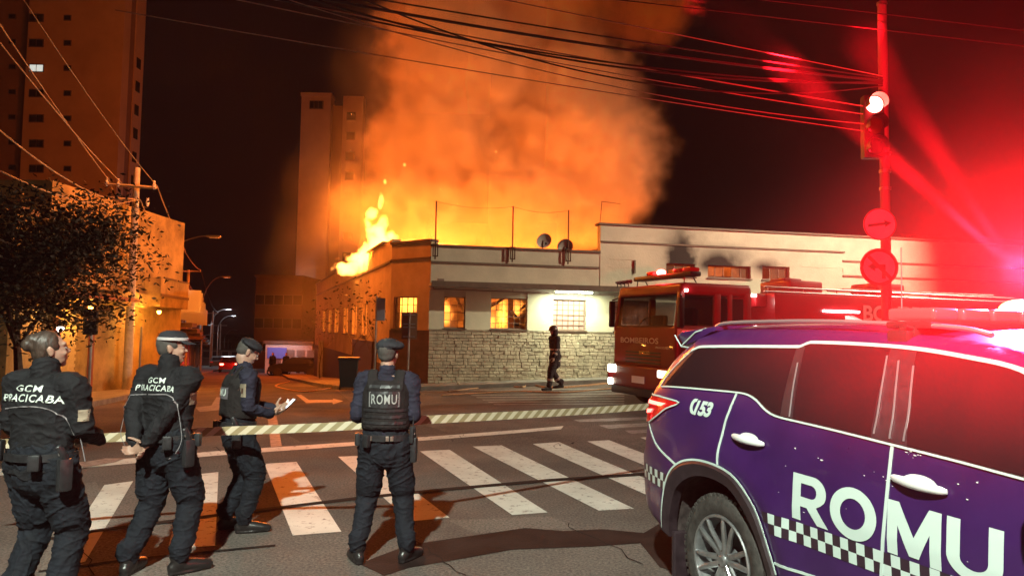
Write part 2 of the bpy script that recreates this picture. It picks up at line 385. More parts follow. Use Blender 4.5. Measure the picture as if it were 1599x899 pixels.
# ---------------------------------------------------------------- the burning hall
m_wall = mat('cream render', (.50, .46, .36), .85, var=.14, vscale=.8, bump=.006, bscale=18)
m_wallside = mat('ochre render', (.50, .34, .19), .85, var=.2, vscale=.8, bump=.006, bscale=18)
m_trim = mat('brown painted moulding', (.13, .085, .06), .7, var=.2)
m_stone = mat('rough stone', (.44, .38, .28), .9, var=.28, vscale=3, bump=.012, bscale=14)
m_mortar = mat('mortar', (.36, .31, .24), .95, bump=.006)
m_inside = mat('scorched plaster', (.38, .27, .2), .9, var=.4, vscale=1.2)
m_bars = mat('window grille paint', (.22, .15, .12), .6)
m_plinth = mat('dark plinth paint', (.09, .05, .045), .8, var=.3, vscale=2)
def soot_wall():
    """cream render with soot tongues above the high windows (real stains, fixed to the wall)"""
    m = m_wall.copy(); m.name = 'cream render with soot'; n = m.node_tree; N, L = n.nodes, n.links; b = N['Principled BSDF']
    src = b.inputs['Base Color'].links[0].from_socket
    tc = N.new('ShaderNodeTexCoord'); sp = N.new('ShaderNodeSeparateXYZ'); L.new(tc.outputs['Object'], sp.inputs[0])
    t = N.new('ShaderNodeTexNoise'); t.inputs['Scale'].default_value = 1.6; t.inputs['Detail'].default_value = 4; L.new(tc.outputs['Object'], t.inputs['Vector'])
    def mt(op, a, b_=None):
        q = N.new('ShaderNodeMath'); q.operation = op
        for i, v in enumerate((a, b_)):
            if v is None: continue
            if isinstance(v, (int, float)): q.inputs[i].default_value = v
            else: L.new(v, q.inputs[i])
        return q.outputs[0]
    tot = None
    xn = mt('ADD', sp.outputs[0], mt('MULTIPLY', mt('SUBTRACT', t.outputs[0], .5), .9))
    for (cx, wd, ht, st) in ((8.62, .62, 1.9, 1.0), (10.1, .95, .9, .93), (11.85, .55, .42, .75)):
        dx = mt('DIVIDE', mt('SUBTRACT', xn, cx), wd); g = mt('EXPONENT', mt('MULTIPLY', mt('MULTIPLY', dx, dx), -1.2))
        h = mt('DIVIDE', mt('SUBTRACT', sp.outputs[2], 4.1), ht)
        k = N.new('ShaderNodeMapRange'); L.new(h, k.inputs[0]); k.inputs[1].default_value = 1; k.inputs[2].default_value = .1; k.inputs[3].default_value = 0; k.inputs[4].default_value = 1
        k2 = N.new('ShaderNodeMapRange'); L.new(sp.outputs[2], k2.inputs[0]); k2.inputs[1].default_value = 3.7; k2.inputs[2].default_value = 4.15
        v = mt('MULTIPLY', mt('MULTIPLY', g, k.outputs[0]), mt('MULTIPLY', k2.outputs[0], st * 1.5))
        tot = v if tot is None else mt('MAXIMUM', tot, v)
    q = N.new('ShaderNodeClamp'); L.new(tot, q.inputs[0])
    mx = N.new('ShaderNodeMix'); mx.data_type = 'RGBA'; L.new(q.outputs[0], mx.inputs[0]); L.new(src, mx.inputs[6]); mx.inputs[7].default_value = (.022, .014, .012, 1)
    L.new(mx.outputs[2], b.inputs['Base Color'])
    return m
hall = thing('burning_hall', 'single storey cream corner hall with stone base burning through its roof', 'building', C0, math.radians(12))
# local frame of the front: x along the street, -y towards the camera
def wall_with_holes(name, x0, x1, z0, z1, holes, y0, y1, m, parent, f=None):
    """a wall slab with real openings (cut as a grid of blocks)"""
    xs = sorted({x0, x1, *[h[0] for h in holes], *[h[1] for h in holes]}); zs = sorted({z0, z1, *[h[2] for h in holes], *[h[3] for h in holes]})
    mb = MB()
    def solid(i, j):
        if not (0 <= i < len(xs) - 1 and 0 <= j < len(zs) - 1): return False
        cx, cz = (xs[i] + xs[i+1]) / 2, (zs[j] + zs[j+1]) / 2
        return not any(h[0] < cx < h[1] and h[2] < cz < h[3] for h in holes)
    P = (lambda x, y, z: (x, y, z)) if f is None else f
    for i in range(len(xs) - 1):
        for j in range(len(zs) - 1):
            if not solid(i, j): continue
            a, b, c, d = xs[i], xs[i+1], zs[j], zs[j+1]
            q = lambda x, y, z: P(x, y, z)
            mb.add([q(a,y0,c), q(b,y0,c), q(b,y0,d), q(a,y0,d)], [(0,1,2,3)]); mb.add([q(a,y1,c), q(b,y1,c), q(b,y1,d), q(a,y1,d)], [(3,2,1,0)])
            if not solid(i-1, j): mb.add([q(a,y0,c), q(a,y0,d), q(a,y1,d), q(a,y1,c)], [(0,1,2,3)])
            if not solid(i+1, j): mb.add([q(b,y0,c), q(b,y1,c), q(b,y1,d), q(b,y0,d)], [(0,1,2,3)])
            if not solid(i, j-1): mb.add([q(a,y0,c), q(a,y1,c), q(b,y1,c), q(b,y0,c)], [(0,1,2,3)])
            if not solid(i, j+1): mb.add([q(a,y0,d), q(b,y0,d), q(b,y1,d), q(a,y1,d)], [(0,1,2,3)])
    return mb.build(name, m, parent)
def face_child(o, org, ang):
    """put a child built in a wall's own frame onto that wall"""
    o.location = Matrix.Rotation(-math.radians(12), 3, 'Z') @ (Vector(org) - C0); o.rotation_euler.z = ang - math.radians(12); return o
A_CH = math.atan2((C0 - C1).y, (C0 - C1).x); A_W = math.atan2(-WU.y, -WU.x)
L_CH = (C0 - C1).length
T = .3
# front: low block 0..5.7, tall block 5.7..31 ; windows as measured
W_LOW = [(.45, 1.15), (1.98, 3.2), (4.07, 5.22)]
low = wall_with_holes('wall', 0, 5.7, 1.72, 4.4, [(a, b, 1.78, 2.8) for a, b in W_LOW], 0, T, m_wall, hall)
wall_with_holes('stone_base', 0, 8.2, -.2, 1.72, [], 0, T, m_mortar, hall)
tall = wall_with_holes('tall_wall', 5.7, 31, 1.72, 5.36, [(8.09, 9.16, 3.7, 4.15), (9.64, 11.28, 3.68, 4.14), (11.73, 12.8, 3.7, 4.18), (6.2, 7.6, 1.78, 2.8)], -.02, T, soot_wall(), hall)
wall_with_holes('lower_wall', 8.2, 31, -.3, 1.72, [], -.02, T, m_wall, hall)
# stones proud of the mortar, course by course
rnd = random.Random(3); mb = MB(); z = .02
while z < 1.68:
    h = rnd.uniform(.085, .13); h = min(h, 1.72 - z); x = -.02
    while x < 8.18:
        wd = min(rnd.uniform(.12, .30), 8.2 - x); d = rnd.uniform(.010, .04)
        c = [x + wd / 2, -d / 2, z + h / 2]
        mb.bbox(c, (wd - rnd.uniform(.006, .018), d + .02, h - rnd.uniform(.006, .016)), .009, M=Matrix.Translation(c) @ Matrix.Rotation(rnd.uniform(-.03, .03), 4, 'Y') @ Matrix.Translation([-q for q in c]), seg=1)
        x += wd
    z += h
mb.build('stonework', m_stone, hall, kind='stuff')
# mouldings, copings, pilaster edges
MB().box((-.03, -.08, 4.4), (5.7, T + .05, 4.47)).build('coping', m_trim, hall)
MB().box((5.62, -.1, 5.36), (31, T + .05, 5.43)).build('coping', m_trim, hall)
MB().box((0, -.05, 3.86), (5.66, 0, 3.93)).build('moulding', m_trim, hall)
MB().box((5.72, -.07, 4.76), (15.02, -.021, 4.82)).build('moulding', m_trim, hall)
MB().box((14.94, -.07, 4.44), (31, -.021, 4.5)).build('moulding', m_trim, hall)
MB().box((14.94, -.07, 3.9), (31, -.021, 3.96)).build('moulding', m_trim, hall)
MB().box((6.9, -.09, 3.75), (6.95, -.022, 4.2)).build('drain_spout', m_trim, hall)
mb = MB(); mb.box((6.05, -.035, 4.2), (6.87, -.021, 4.23)); mb.box((6.05, -.035, 3.93), (6.87, -.021, 3.955)); mb.build('raised_panel', m_wall, hall)
mb = MB(); mb.box((17.3 - 4, -.035, 4.2), (19 - 4, -.021, 4.23)); mb.box((18.95 - 4, -.035, 4.05), (19 - 4, -.021, 4.2)); mb.build('raised_panel', m_wall, hall)
m_pier = (mat('pale cream render', (.62, .6, .46), .8, var=.08, vscale=1.5, bump=.004))
for a, b in ((-.03, .45), (1.15, 1.98), (3.2, 4.07), (5.22, 6.2)): MB().box((a, -.045, 1.74), (b, -.001, 2.98)).build('pier', m_pier, hall)
# window sills, grilles, panes
m_pane_pink = mat('frosted pane', (.55, .34, .30), .35, spec=.6)
m_pane_smoke = mat('smoked pane', (.3, .16, .1), .2, spec=.6, alpha=.22)
def grille_window(x0, x1, z0, z1, nx, nz_, m_pane=None, parent=hall, place=None, y=.1, frame_w=.035, seed=0, missing=0., rail=m_bars):
    fr = MB(); w_ = frame_w
    fr.box((x0, y, z0), (x0 + w_, y + .05, z1)); fr.box((x1 - w_, y, z0), (x1, y + .05, z1))
    fr.box((x0 + w_, y, z0), (x1 - w_, y + .05, z0 + w_)); fr.box((x0 + w_, y, z1 - w_), (x1 - w_, y + .05, z1))
    f = fr.build('window', rail, parent)
    g = MB()
    for i in range(1, nx): g.box((x0 + (x1 - x0) * i / nx - .009, y + .01, z0 + w_), (x0 + (x1 - x0) * i / nx + .009, y + .035, z1 - w_))
    for j in range(1, nz_): g.box((x0 + w_, y + .014, z0 + (z1 - z0) * j / nz_ - .009), (x1 - w_, y + .031, z0 + (z1 - z0) * j / nz_ + .009))
    go = g.build('grille', rail, f)
    MB().box((x0 - .04, -.07, z0 - .05), (x1 + .04, y, z0 - .002)).build('sill', m_trim, f)
    if m_pane:
        r = random.Random(seed); px, pz = (x1 - x0) / nx, (z1 - z0) / nz_
        me = None
        for i in range(nx):
            for j in range(nz_):
                if r.random() < missing: continue
                if me is None:
                    q = MB(); q.box((-px / 2 + .01, 0, -pz / 2 + .01), (px / 2 - .01, .004, pz / 2 - .01)); o = q.build('pane', m_pane, f); me = o.data
                else: o = link('pane', me, f)
                o.location = (x0 + px * (i + .5), y + .038, z0 + pz * (j + .5)); o.rotation_euler = (r.uniform(-.02, .02), 0, r.uniform(-.02, .02))
    if place: face_child(f, *place)
    return f
grille_window(.45, 1.15, 1.78, 2.8, 3, 4, m_pane_smoke, seed=1, missing=.5)
grille_window(1.98, 3.2, 1.78, 2.8, 6, 5, m_pane_smoke, seed=2, missing=.6)
grille_window(4.07, 5.22, 1.78, 2.8, 6, 6, m_pane_pink, seed=3)
grille_window(6.2, 7.6, 1.78, 2.8, 6, 5, m_pane_pink, seed=4)
for x0, x1, n in ((8.09, 9.16, 3), (9.64, 11.28, 5), (11.73, 12.8, 3)):
    z0, z1 = (3.7, 4.15)
    grille_window(x0, x1, z0, z1, n, 1, m_pane_smoke, seed=n, missing=.35)
# canopy with its fluorescent tube
cn = MB()
cn.box((-.05, -1.0, 3.1), (8.0, -.001, 3.2)); 
canopy = cn.build('canopy', m_concrete, hall)
MB().box((-.07, -1.05, 3.06), (8.02, -1.0, 3.23)).build('fascia', m_trim, canopy)
mb = MB(); mb.tube([(.0, -.9, 3.04), (.0, -.9, 2.99), (3.5, -.6, 2.97), (3.9, -.1, 3.0)], .016); mb.box((.12, -1.02, 3.23), (.32, -.9, 3.3)); mb.rod((2.55, -.75, 3.1), (2.55, -.75, 2.98), .01)
mb.build('conduit', m_bars, canopy)
tube_m = mat('lit fluorescent tube', (1, 1, 1), .4, emis=((.9, 1.0, .8), 60))
tl = thing('fluorescent_tube', 'lit white fluorescent tube light under the canopy of the burning hall', 'lamp', C0 + BU * 4.62 + BN * .62 + Vector((0, 0, 3.02)), math.radians(12))
MB().cbox((0, 0, .05), (1.3, .07, .05)).build('fitting', m_white, tl)
MB().rod((-.62, 0, 0), (.62, 0, 0), .018, 10).build('glass_tube', tube_m, tl, smooth=True)
light('tube_light', 'AREA', (0, 0, -.03), (.95, 1.0, .66), 125, (1.6, .1), parent=tl)
# chamfered corner and side wing
PCH = (C1, A_CH); PW = (C2, A_W)
def fc(o, place): return face_child(o, *place)
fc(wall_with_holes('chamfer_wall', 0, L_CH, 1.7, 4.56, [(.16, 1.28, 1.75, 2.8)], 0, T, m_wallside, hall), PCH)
fc(wall_with_holes('chamfer_plinth', 0, L_CH, -.25, 1.7, [], -.02, T, m_plinth, hall), PCH)
fc(MB().box((-.02, -.08, 4.56), (L_CH + .03, T, 4.64)).build('coping', m_trim, hall), PCH)
fc(MB().box((0, -.05, 3.99), (L_CH, -.001, 4.06)).build('moulding', m_trim, hall), PCH)
grille_window(.16, 1.28, 1.75, 2.8, 4, 4, m_pane_smoke, place=PCH, seed=5, missing=.6)
WW = [(18.95, 20.5), (15.4, 17.2), (11.4, 13.1), (8.3, 9.7), (5.2, 6.6), (22.6, 24.2)]
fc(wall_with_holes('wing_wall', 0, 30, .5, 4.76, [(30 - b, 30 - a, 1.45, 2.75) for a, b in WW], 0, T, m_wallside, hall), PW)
fc(wall_with_holes('wing_plinth', 0, 30, -2.2, .5, [], -.02, T, m_plinth, hall), PW)
fc(MB().box((0, -.08, 4.76), (28.5, T, 4.84)).build('coping', m_trim, hall), PW)
fc(MB().box((0, -.05, 3.96), (29.97, -.001, 4.04)).build('moulding', m_trim, hall), PW)
for a, b in WW: grille_window(30 - b, 30 - a, 1.45, 2.75, 2, 3, None, place=PW)
fc(MB().box((6.4, -.32, -2.0), (6.75, -.021, .9)).build('drain_pier', m_concrete, hall), PW)
fc(MB().box((22.0, -.2, -2.0), (27.5, -.022, 1.25)).build('garage_shutter', mat('dark shutter', (.06, .03, .03), .6), hall), PW)
# inner walls, fallen roof beams
mb = MB(); mb.box((.6, 5.2, 0), (30, 5.4, 4.2)); mb.box((5.8, .4, 0), (6.0, 5.2, 4.2)); mb.box((0.3, .32, -.05), (30, 14, .05)); mb.box((13.5, .4, 0), (13.7, 12, 5)); mb.box((6, .35, 4.6), (13.5, 5.2, 4.7))
mb.build('inner_wall', m_inside, hall)
mb = MB(); mb.box((0, 4.2, -2), (30, 4.4, 4.4)); fc(mb.build('inner_wall', m_inside, hall), PW)
mb = MB(); rr = random.Random(5)
for i in range(14):
    x = .8 + i * .36; mb.tube([(x, .6, 3.2 + rr.uniform(-1.6, .6)), (x + rr.uniform(-.6, .6), 5, 2.6 + rr.uniform(-.8, .6))], .06, 4)
mb.build('roof_beam', mat('charred timber', (.03, .02, .015), .9), hall, kind='stuff')
hfront = lambda x, y, z: C0 + BU * x - BN * y + Vector((0, 0, z))
hwing = lambda t, y, z: C1 + WU * t - WN * y + Vector((0, 0, z))
light('room_fire', 'POINT', hfront(2.7, 2.6, 2.2), (1, .30, .04), 200, .25)
light('room_fire', 'POINT', hfront(.9, 2.6, 2.4), (1, .30, .04), 120, .25)
light('room_fire', 'POINT', hfront(9.5, 3, 3.9), (1, .3, .05), 22, .2)
for t in (6, 9.5, 13, 17.5, 22): light('wing_fire', 'POINT', hwing(t, 2.4, 2.2), (1, .32, .04), 260, .3)
# roof furniture: masts with a sagging wire, dishes, antenna
m_rust = mat('rusty steel', (.12, .06, .035), .8, .3, var=.4, vscale=12)
for i, (x, zt) in enumerate(((.12, 5.86), (2.65, 5.82), (4.55, 5.79))):
    m_ = thing('roof_mast', ['thin steel mast at the corner end of the hall parapet', 'thin steel mast in the middle of the hall parapet', 'thin steel mast beside the satellite dishes on the parapet'][i], 'mast', hfront(x, -.1, 3.98), math.radians(12), 'steel masts on the parapet of the hall')
    MB().rod((0, 0, 0), (0, 0, zt - 3.98), .025, 8).build('pole', m_rust, m_)
    mb = MB(); mb.box((-.09, -.05, .08), (-.055, -.01, .5)); mb.box((.055, -.05, .08), (.09, -.01, .5)); mb.box((-.09, -.05, .08), (.09, -.01, .115)); mb.box((-.09, -.05, .465), (.09, -.01, .5)); mb.build('bracket', m_rust, m_)
    if i < 2:
        x2, z2 = ((2.65, 5.82), (4.55, 5.79))[i]
        mw = MB(); a = hfront(x, -.1, zt - .02); b = hfront(x2, -.1, z2 - .02)
        mw.tube([a.lerp(b, k / 12) + Vector((0, 0, -.12 * math.sin(PI * k / 12))) for k in range(13)], .006, 4)
        tag(mw.build('mast_wire', m_wire), ['thin wire sagging between the corner mast and the middle mast', 'thin wire sagging between the middle mast and the mast by the dishes'][i], 'wire')
for i, (px, py, s, tl_) in enumerate(((850, 376, .26, .3), (884, 386, .27, -.25))):
    x = (3.75, 4.5)[i]
    d_ = thing('satellite_dish', ['round satellite dish standing high above the hall parapet', 'satellite dish half hidden by the mast at the parapet'][i], 'satellite dish', hfront(x, .15, 4.47), math.radians(12 + 20 * tl_), 'satellite dishes on the hall')
    R_ = Matrix.Translation((0, 0, (.32, .16)[i])) @ Matrix.Rotation(.5, 4, 'X')
    prof = [(s * k / 8, -.35 * (s * k / 8) ** 2 / s) for k in range(9)]
    mb = MB(); mb.lathe(prof, 'Y', n=28, M=R_); mb.lathe([(r, h + .012) for r, h in prof], 'Y', n=28, M=R_)
    mb.build('dish', mat('dish mesh grey', (.3, .27, .24), .5), d_, smooth=True)
    mb = MB(); mb.rod((0, .02, 0), (0, .02, (.3, .14)[i]), .02); mb.build('stand', m_rust, d_)
    mb = MB(); mb.tube([R_ @ Vector((0, -.08, -s * .9)), R_ @ Vector((0, -.32, -.02))], .008, 5); mb.ball(R_ @ Vector((0, -.32, 0)), .04); mb.build('receiver', m_black, d_)
an = thing('antenna', 'thin bent antenna rod on the parapet step of the tall block', 'antenna', hfront(5.72, .1, 5.43), math.radians(12))
mb = MB(); mb.rod((0, 0, 0), (.06, 0, .75), .012); mb.rod((.06, 0, .75), (.72, 0, .70), .009); mb.build('rod', m_rust, an)
# debris and hoses at the foot of the wall
m_hose = mat('flat fire hose', (.45, .24, .12), .7, var=.3, vscale=20)
def hose(name, pix, lab, r=.035, m=None, dz=0.):
    pts = [Vector((*gp(*p), 0)) for p in pix]; pts = spline(pts, 8)
    mb = MB(); mb.tube([(p.x, p.y, gz(p.x, p.y) + .13 * dz + r * .6) for p in pts], [(r, r * .6)] * len(pts), 8, ref=(1, 0, 0))
    return tag(mb.build(name, m or m_hose, smooth=True), lab, 'hose', 'fire hoses on the ground')
hose('fire_hose', [(452, 596), (430, 603), (470, 612), (520, 606), (560, 600), (640, 604)], 'pale fire hose looped on the road by the dark bin')
hose('fire_hose', [(455, 590), (500, 592), (540, 598)], 'short fire hose lying close to the pier of the side wing')
hose('fire_hose', [(700, 612), (780, 603), (816, 605), (823, 600), (832, 602), (860, 606), (900, 604), (960, 598)], 'fire hose running along the kerb behind the walking firefighter', .03)
hose('fire_hose', [(690, 618), (800, 612), (880, 613), (960, 607), (1040, 604)], 'fire hose crossing the worn crosswalk in front of the firefighter', .03)
for i, (x, y) in enumerate(((697, 597), (716, 600), (725, 592))):
    p = G(x, y, .12); mb = MB(); r = random.Random(i); mb.ball((0, 0, .03), (.06, .05, .04), nu=7, nv=5)
    e = mb.build('ember' if i == 0 else 'rubble', mat('glowing ember', (.3, .08, .02), .8, emis=((1, .55, .12), 9)) if i == 0 else m_stone, loc=p)
    tag(e, ['glowing ember lying at the foot of the stone wall', 'broken lump of render on the pavement by the ember', 'small lump of rubble against the stone base'][i], 'debris')
# ---------------------------------------------------------------- other buildings
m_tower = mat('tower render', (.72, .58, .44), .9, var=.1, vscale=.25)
m_tower2 = mat('tower render, shadowed bay', (.34, .24, .2), .9, var=.1, vscale=.25)  # darker copy of the tower colour, with the bays' shade put into it
m_win = mat('unlit window', (.03, .022, .022), .25, spec=.6)
m_winlit = mat('lit window', (.8, .8, .75), .4, emis=((.78, .88, .8), .75))
m_frame = mat('aluminium frame', (.25, .2, .17), .4, .5)
def tower():
    Y = 80; a = D(35, 200, Y); b = D(186, 200, Y); c = D(218, 200, Y + 3)
    t = thing('apartment_tower', 'tall plain apartment tower with one lit window beside the lower street', 'building', (a.x, Y, -6))
    wd = b.x - a.x
    MB().box((0, 0, 0), (wd, 1.4, 56)).build('wall', m_tower, t)
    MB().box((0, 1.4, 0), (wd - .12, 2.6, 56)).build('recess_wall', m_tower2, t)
    MB().box((0, 2.6, 0), (wd, 4.6, 56)).build('corner_bay', m_tower, t)
    for k in range(14): MB().box((wd + .001, 3.0, 1.6 + 2.72 * k), (wd + .05, 3.9, 2.8 + 2.72 * k)).build('side_window', m_win, t)
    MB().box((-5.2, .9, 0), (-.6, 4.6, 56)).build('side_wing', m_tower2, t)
    MB().box((-.6, 2, 0), (0, 4.6, 56)).build('shaft', m_black, t)
    def win(name, x0, z0, x1, z1, lit, wx):
        m = MB(); m.box((0, -.06, 0), (x1 - x0, .02, z1 - z0)); f = m.build('window', m_frame, t, loc=(x0, wx, z0))
        n = 2 if x1 - x0 > 1 else 1; w_ = (x1 - x0 - .1 * (n + 1)) / n
        for k in range(n): MB().box((.1 + k * (w_ + .1), -.1, .1), (.1 + k * (w_ + .1) + w_, -.061, z1 - z0 - .1)).build('pane', m_winlit if lit else m_win, f)
    for k in range(9):                                              # one storey every 2.72 m
        y = 22 + 39.2 * k
        p = D(46, y, Y); q = D(67, y + 13, Y); win('w', p.x - a.x, q.z + 6, q.x - a.x + .1, p.z + 6, k == 2, 0)
        p = D(100, y + 2, Y); q = D(110, y + 11, Y); win('w', p.x - a.x, q.z + 6, q.x - a.x + .1, p.z + 6, False, 0)
        p = D(18, y, Y + .9); q = D(34, y + 9, Y + .9); win('w', p.x - a.x - .3, q.z + 6, q.x - a.x - .6, p.z + 6, False, .9)
tower()
def slim():
    Y = 105; a = D(471, 150, Y); b = D(517, 150, Y); t = thing('slim_tower', 'slim pale apartment block with two shafts rising behind the smoke', 'building', (a.x, Y, -8))
    H = a.z + 8; wd = b.x - a.x
    MB().box((0, 0, 0), (wd, 2, H)).build('shaft', m_tower, t); MB().box((-.1, -.1, H), (wd + .1, 2.1, H + .5)).build('parapet', m_tower, t)
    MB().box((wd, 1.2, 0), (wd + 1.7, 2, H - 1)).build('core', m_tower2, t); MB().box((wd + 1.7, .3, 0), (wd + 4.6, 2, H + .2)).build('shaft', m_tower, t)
    f = MB().box((1.2, -.12, H - 1.9), (3.2, -.001, H - .7)).build('window', m_frame, t)
    for k in range(3): MB().box((1.3 + k * .62, -.18, H - 1.8), (1.3 + k * .62 + .5, -.121, H - .8)).build('pane', m_win, f)
    for k in range(12):
        f = MB().box((wd + 2.3, .15, H - 3.4 - 2.9 * k), (wd + 3.6, .299, H - 2.2 - 2.9 * k)).build('window', m_frame, t)
        MB().box((wd + 2.4, .1, H - 3.3 - 2.9 * k), (wd + 3.5, .149, H - 2.3 - 2.9 * k)).build('pane', m_win, f)
slim()
# dark block closing the far right of the street, white shop, pedestrians' end of the street
def simple(name, label, px0, px1, pyt, pyb, Y, m, depth=8, win=None, mw=None, cat='building', roofm=None, dz=0):
    a = D(px0, pyt, Y); b = D(px1, pyb, Y); g_ = gz(a.x, Y) - .3
    t = thing(name, label, cat, (a.x, Y, g_)); H = a.z - g_; wd = b.x - a.x
    MB().box((0, 0, 0), (wd, depth, H)).build('wall', m, t); MB().box((-.15, -.2, H), (wd + .15, depth, H + .25)).build('parapet', roofm or m_trim, t)
    if win:
        nx, nz_, ww, wh, z0, sx, sz = win
        for i in range(nx):
            for j in range(nz_):
                x = wd * (i + .5) / nx; z = z0 + sz * j
                f = MB().box((x - ww / 2, -.05, z), (x + ww / 2, 0, z + wh)).build('window', m_frame, t)
                MB().box((x - ww / 2 + .07, -.08, z + .07), (x + ww / 2 - .07, -.051, z + wh - .07)).build('pane', mw or m_win, f)
    return t, wd, H
m_dark = mat('dark facade', (.14, .085, .07), .9, var=.2, vscale=.6)
m_shopw = mat('white shop front', (.5, .48, .46), .8, var=.1)
simple('street_building', 'dark four storey block behind the white shop at the end of the street', 400, 468, 432, 590, 92, m_dark, 10, (5, 3, 1.2, 1.3, 2.4, 0, 2.9))
simple('street_building', 'low dark terrace closing the end of the street under the lamps', 300, 402, 548, 600, 128, m_dark, 10, (7, 1, 1.2, 1.2, 1.5, 0, 0))
t, wd, H = simple('white_shop', 'low white lit shop front at the far end of the street', 415, 486, 536, 590, 66, m_shopw, 8)
MB().box((.2, -.12, H - 1.3), (1.9, -.001, H - .35)).build('sign_panel', mat('blue lit shop sign', (.1, .12, .5), .4, emis=((.22, .3, .9), .12)), t)
f = MB().box((.5, -.05, .3), (1.4, -.001, 2.5)).build('door', m_dark, t); MB().cbox((1.3, -.07, 1.3), (.05, .03, .2)).build('handle', m_steel, f)
for k in range(3): MB().box((1.9 + k * .9, -.05, .5), (2.6 + k * .9, -.001, 2.4)).build('shutter', m_steel, t)
light('shop_light', 'AREA', (1.8, -1.2, 3.4), (.85, .9, 1), 45, (3, .3), parent=t)

# the fire-lit shop on the left corner: upper floor with balcony, shuttered ground floor
m_shop = mat('yellow render', (.31, .21, .08), .85, var=.45, vscale=.9, bump=.005)
m_shut = mat('steel roller shutter', (.5, .38, .18), .55, .1, var=.15)
m_redp = mat('red pier paint', (.22, .06, .04), .7)
S0 = Vector((-12.9, 19.0, 0)); S1 = Vector((-15.2, 32.0, 0)); SU = (S1 - S0).normalized(); SL = (S1 - S0).length; SN = Vector((SU.y, -SU.x, 0))
AS = math.atan2(SU.y, SU.x)
shop = thing('corner_shop', 'yellow two storey corner shop with closed roller shutters lit by the fire', 'building', S0 + Vector((0, 0, -.5)), AS)
# local frame: x along the street away from the camera, +y into the building is y>0?  out of the facade is -y
sg = 1 if (Matrix.Rotation(AS, 3, 'Z') @ Vector((0, 1, 0))).dot(SN) < 0 else -1
P_ = lambda x, y, z: (x, y * sg, z)
def sbox(mb, a, b): 
    lo = [min(a[0], b[0]), min(a[1] * sg, b[1] * sg), min(a[2], b[2])]; hi = [max(a[0], b[0]), max(a[1] * sg, b[1] * sg), max(a[2], b[2])]
    return mb.box(lo, hi)
doors = [(.6, 2.6), (3.1, 5.3), (5.9, 6.9), (7.3, 9.0), (9.6, 10.4), (11, 12.6)]
wall_with_holes('wall', 0, SL, 0, 5.1, [(a, b, .05, 2.7) for a, b in doors] + [(a, a + .9, 3.6, 4.7) for a in (1, 3.2, 5.4, 7.6, 10.2, 11.8)], 0, .3, m_shop, shop, f=P_)
for k, (a, b) in enumerate(doors):
    s = MB()
    for j in range(26): sbox(s, (a, .12 + .012 * (j % 2), .05 + j * .1), (b, .2, .05 + j * .1 + .098))
    s.build('roller_shutter', m_shut if k not in (2, 4) else m_redp, shop)
for a in (1, 3.2, 5.4, 7.6, 10.2, 11.8):
    f = sbox(MB(), (a, .1, 3.6), (a + .9, .16, 4.7)).build('window', m_trim, shop)
    for k in range(2): sbox(MB(), (a + .06 + .42 * k, .07, 3.66), (a + .42 + .42 * k, .099, 4.64)).build('pane', m_win, f)
for k, (a, b) in enumerate(((2.65, 3.05), (5.35, 5.85), (9.05, 9.55), (10.45, 10.95))): sbox(MB(), (a, -.06, 0), (b, -.001, 2.8)).build('pier', m_redp, shop)
sbox(MB(), (-.2, -1.1, 2.95), (5.4, -.001, 3.15)).build('canopy', m_shop, shop)
sbox(MB(), (5.45, -.8, 2.85), (8.7, -.001, 3.35)).build('canopy', m_shop, shop)
sbox(MB(), (8.8, -1.2, 2.9), (12.9, -.001, 4.0)).build('balcony', m_shop, shop)
sbox(MB(), (8.8, -1.24, 3.3), (12.9, -1.201, 3.4)).build('moulding', m_trim, shop)
sbox(MB(), (-.1, -.12, 4.9), (SL, -.001, 5.02)).build('cornice', m_shop, shop)
sbox(MB(), (-.1, -.15, 5.1), (SL, .4, 5.25)).build('coping', m_trim, shop)
sbox(MB(), (0, .3, 0), (SL, 6, 5.1)).build('rear_block', m_dark, shop)
for k in range(3): sbox(MB(), (.3 + 2.2 * k, -1.12, 2.98), (2.3 + 2.2 * k, -1.101, 3.12)).build('fascia_board', m_redp, shop)
# nearer building at the frame's edge with slatted balcony
n_ = thing('edge_building', 'warm lit building with slatted balcony behind the street tree', 'building', D(-60, 400, 22) * 1, 0); n_.location.z = -.6
MB().box((0, 0, 0), (2.6, 9, 6.6)).build('wall', m_shop, n_)
for k in range(7): MB().box((.9, -.5, 3.7 + k * .2), (2.5, -.46, 3.78 + k * .2)).build('slat', m_trim, n_)
MB().box((.8, -.52, 3.5), (2.6, -.001, 3.62)).build('balcony', m_shop, n_)
MB().box((.6, -.06, .3), (2.2, -.001, 2.7)).build('roller_shutter', m_shut, n_)
MB().box((1.0, -.05, 4.2), (1.9, -.001, 5.3)).build('window', m_win, n_)
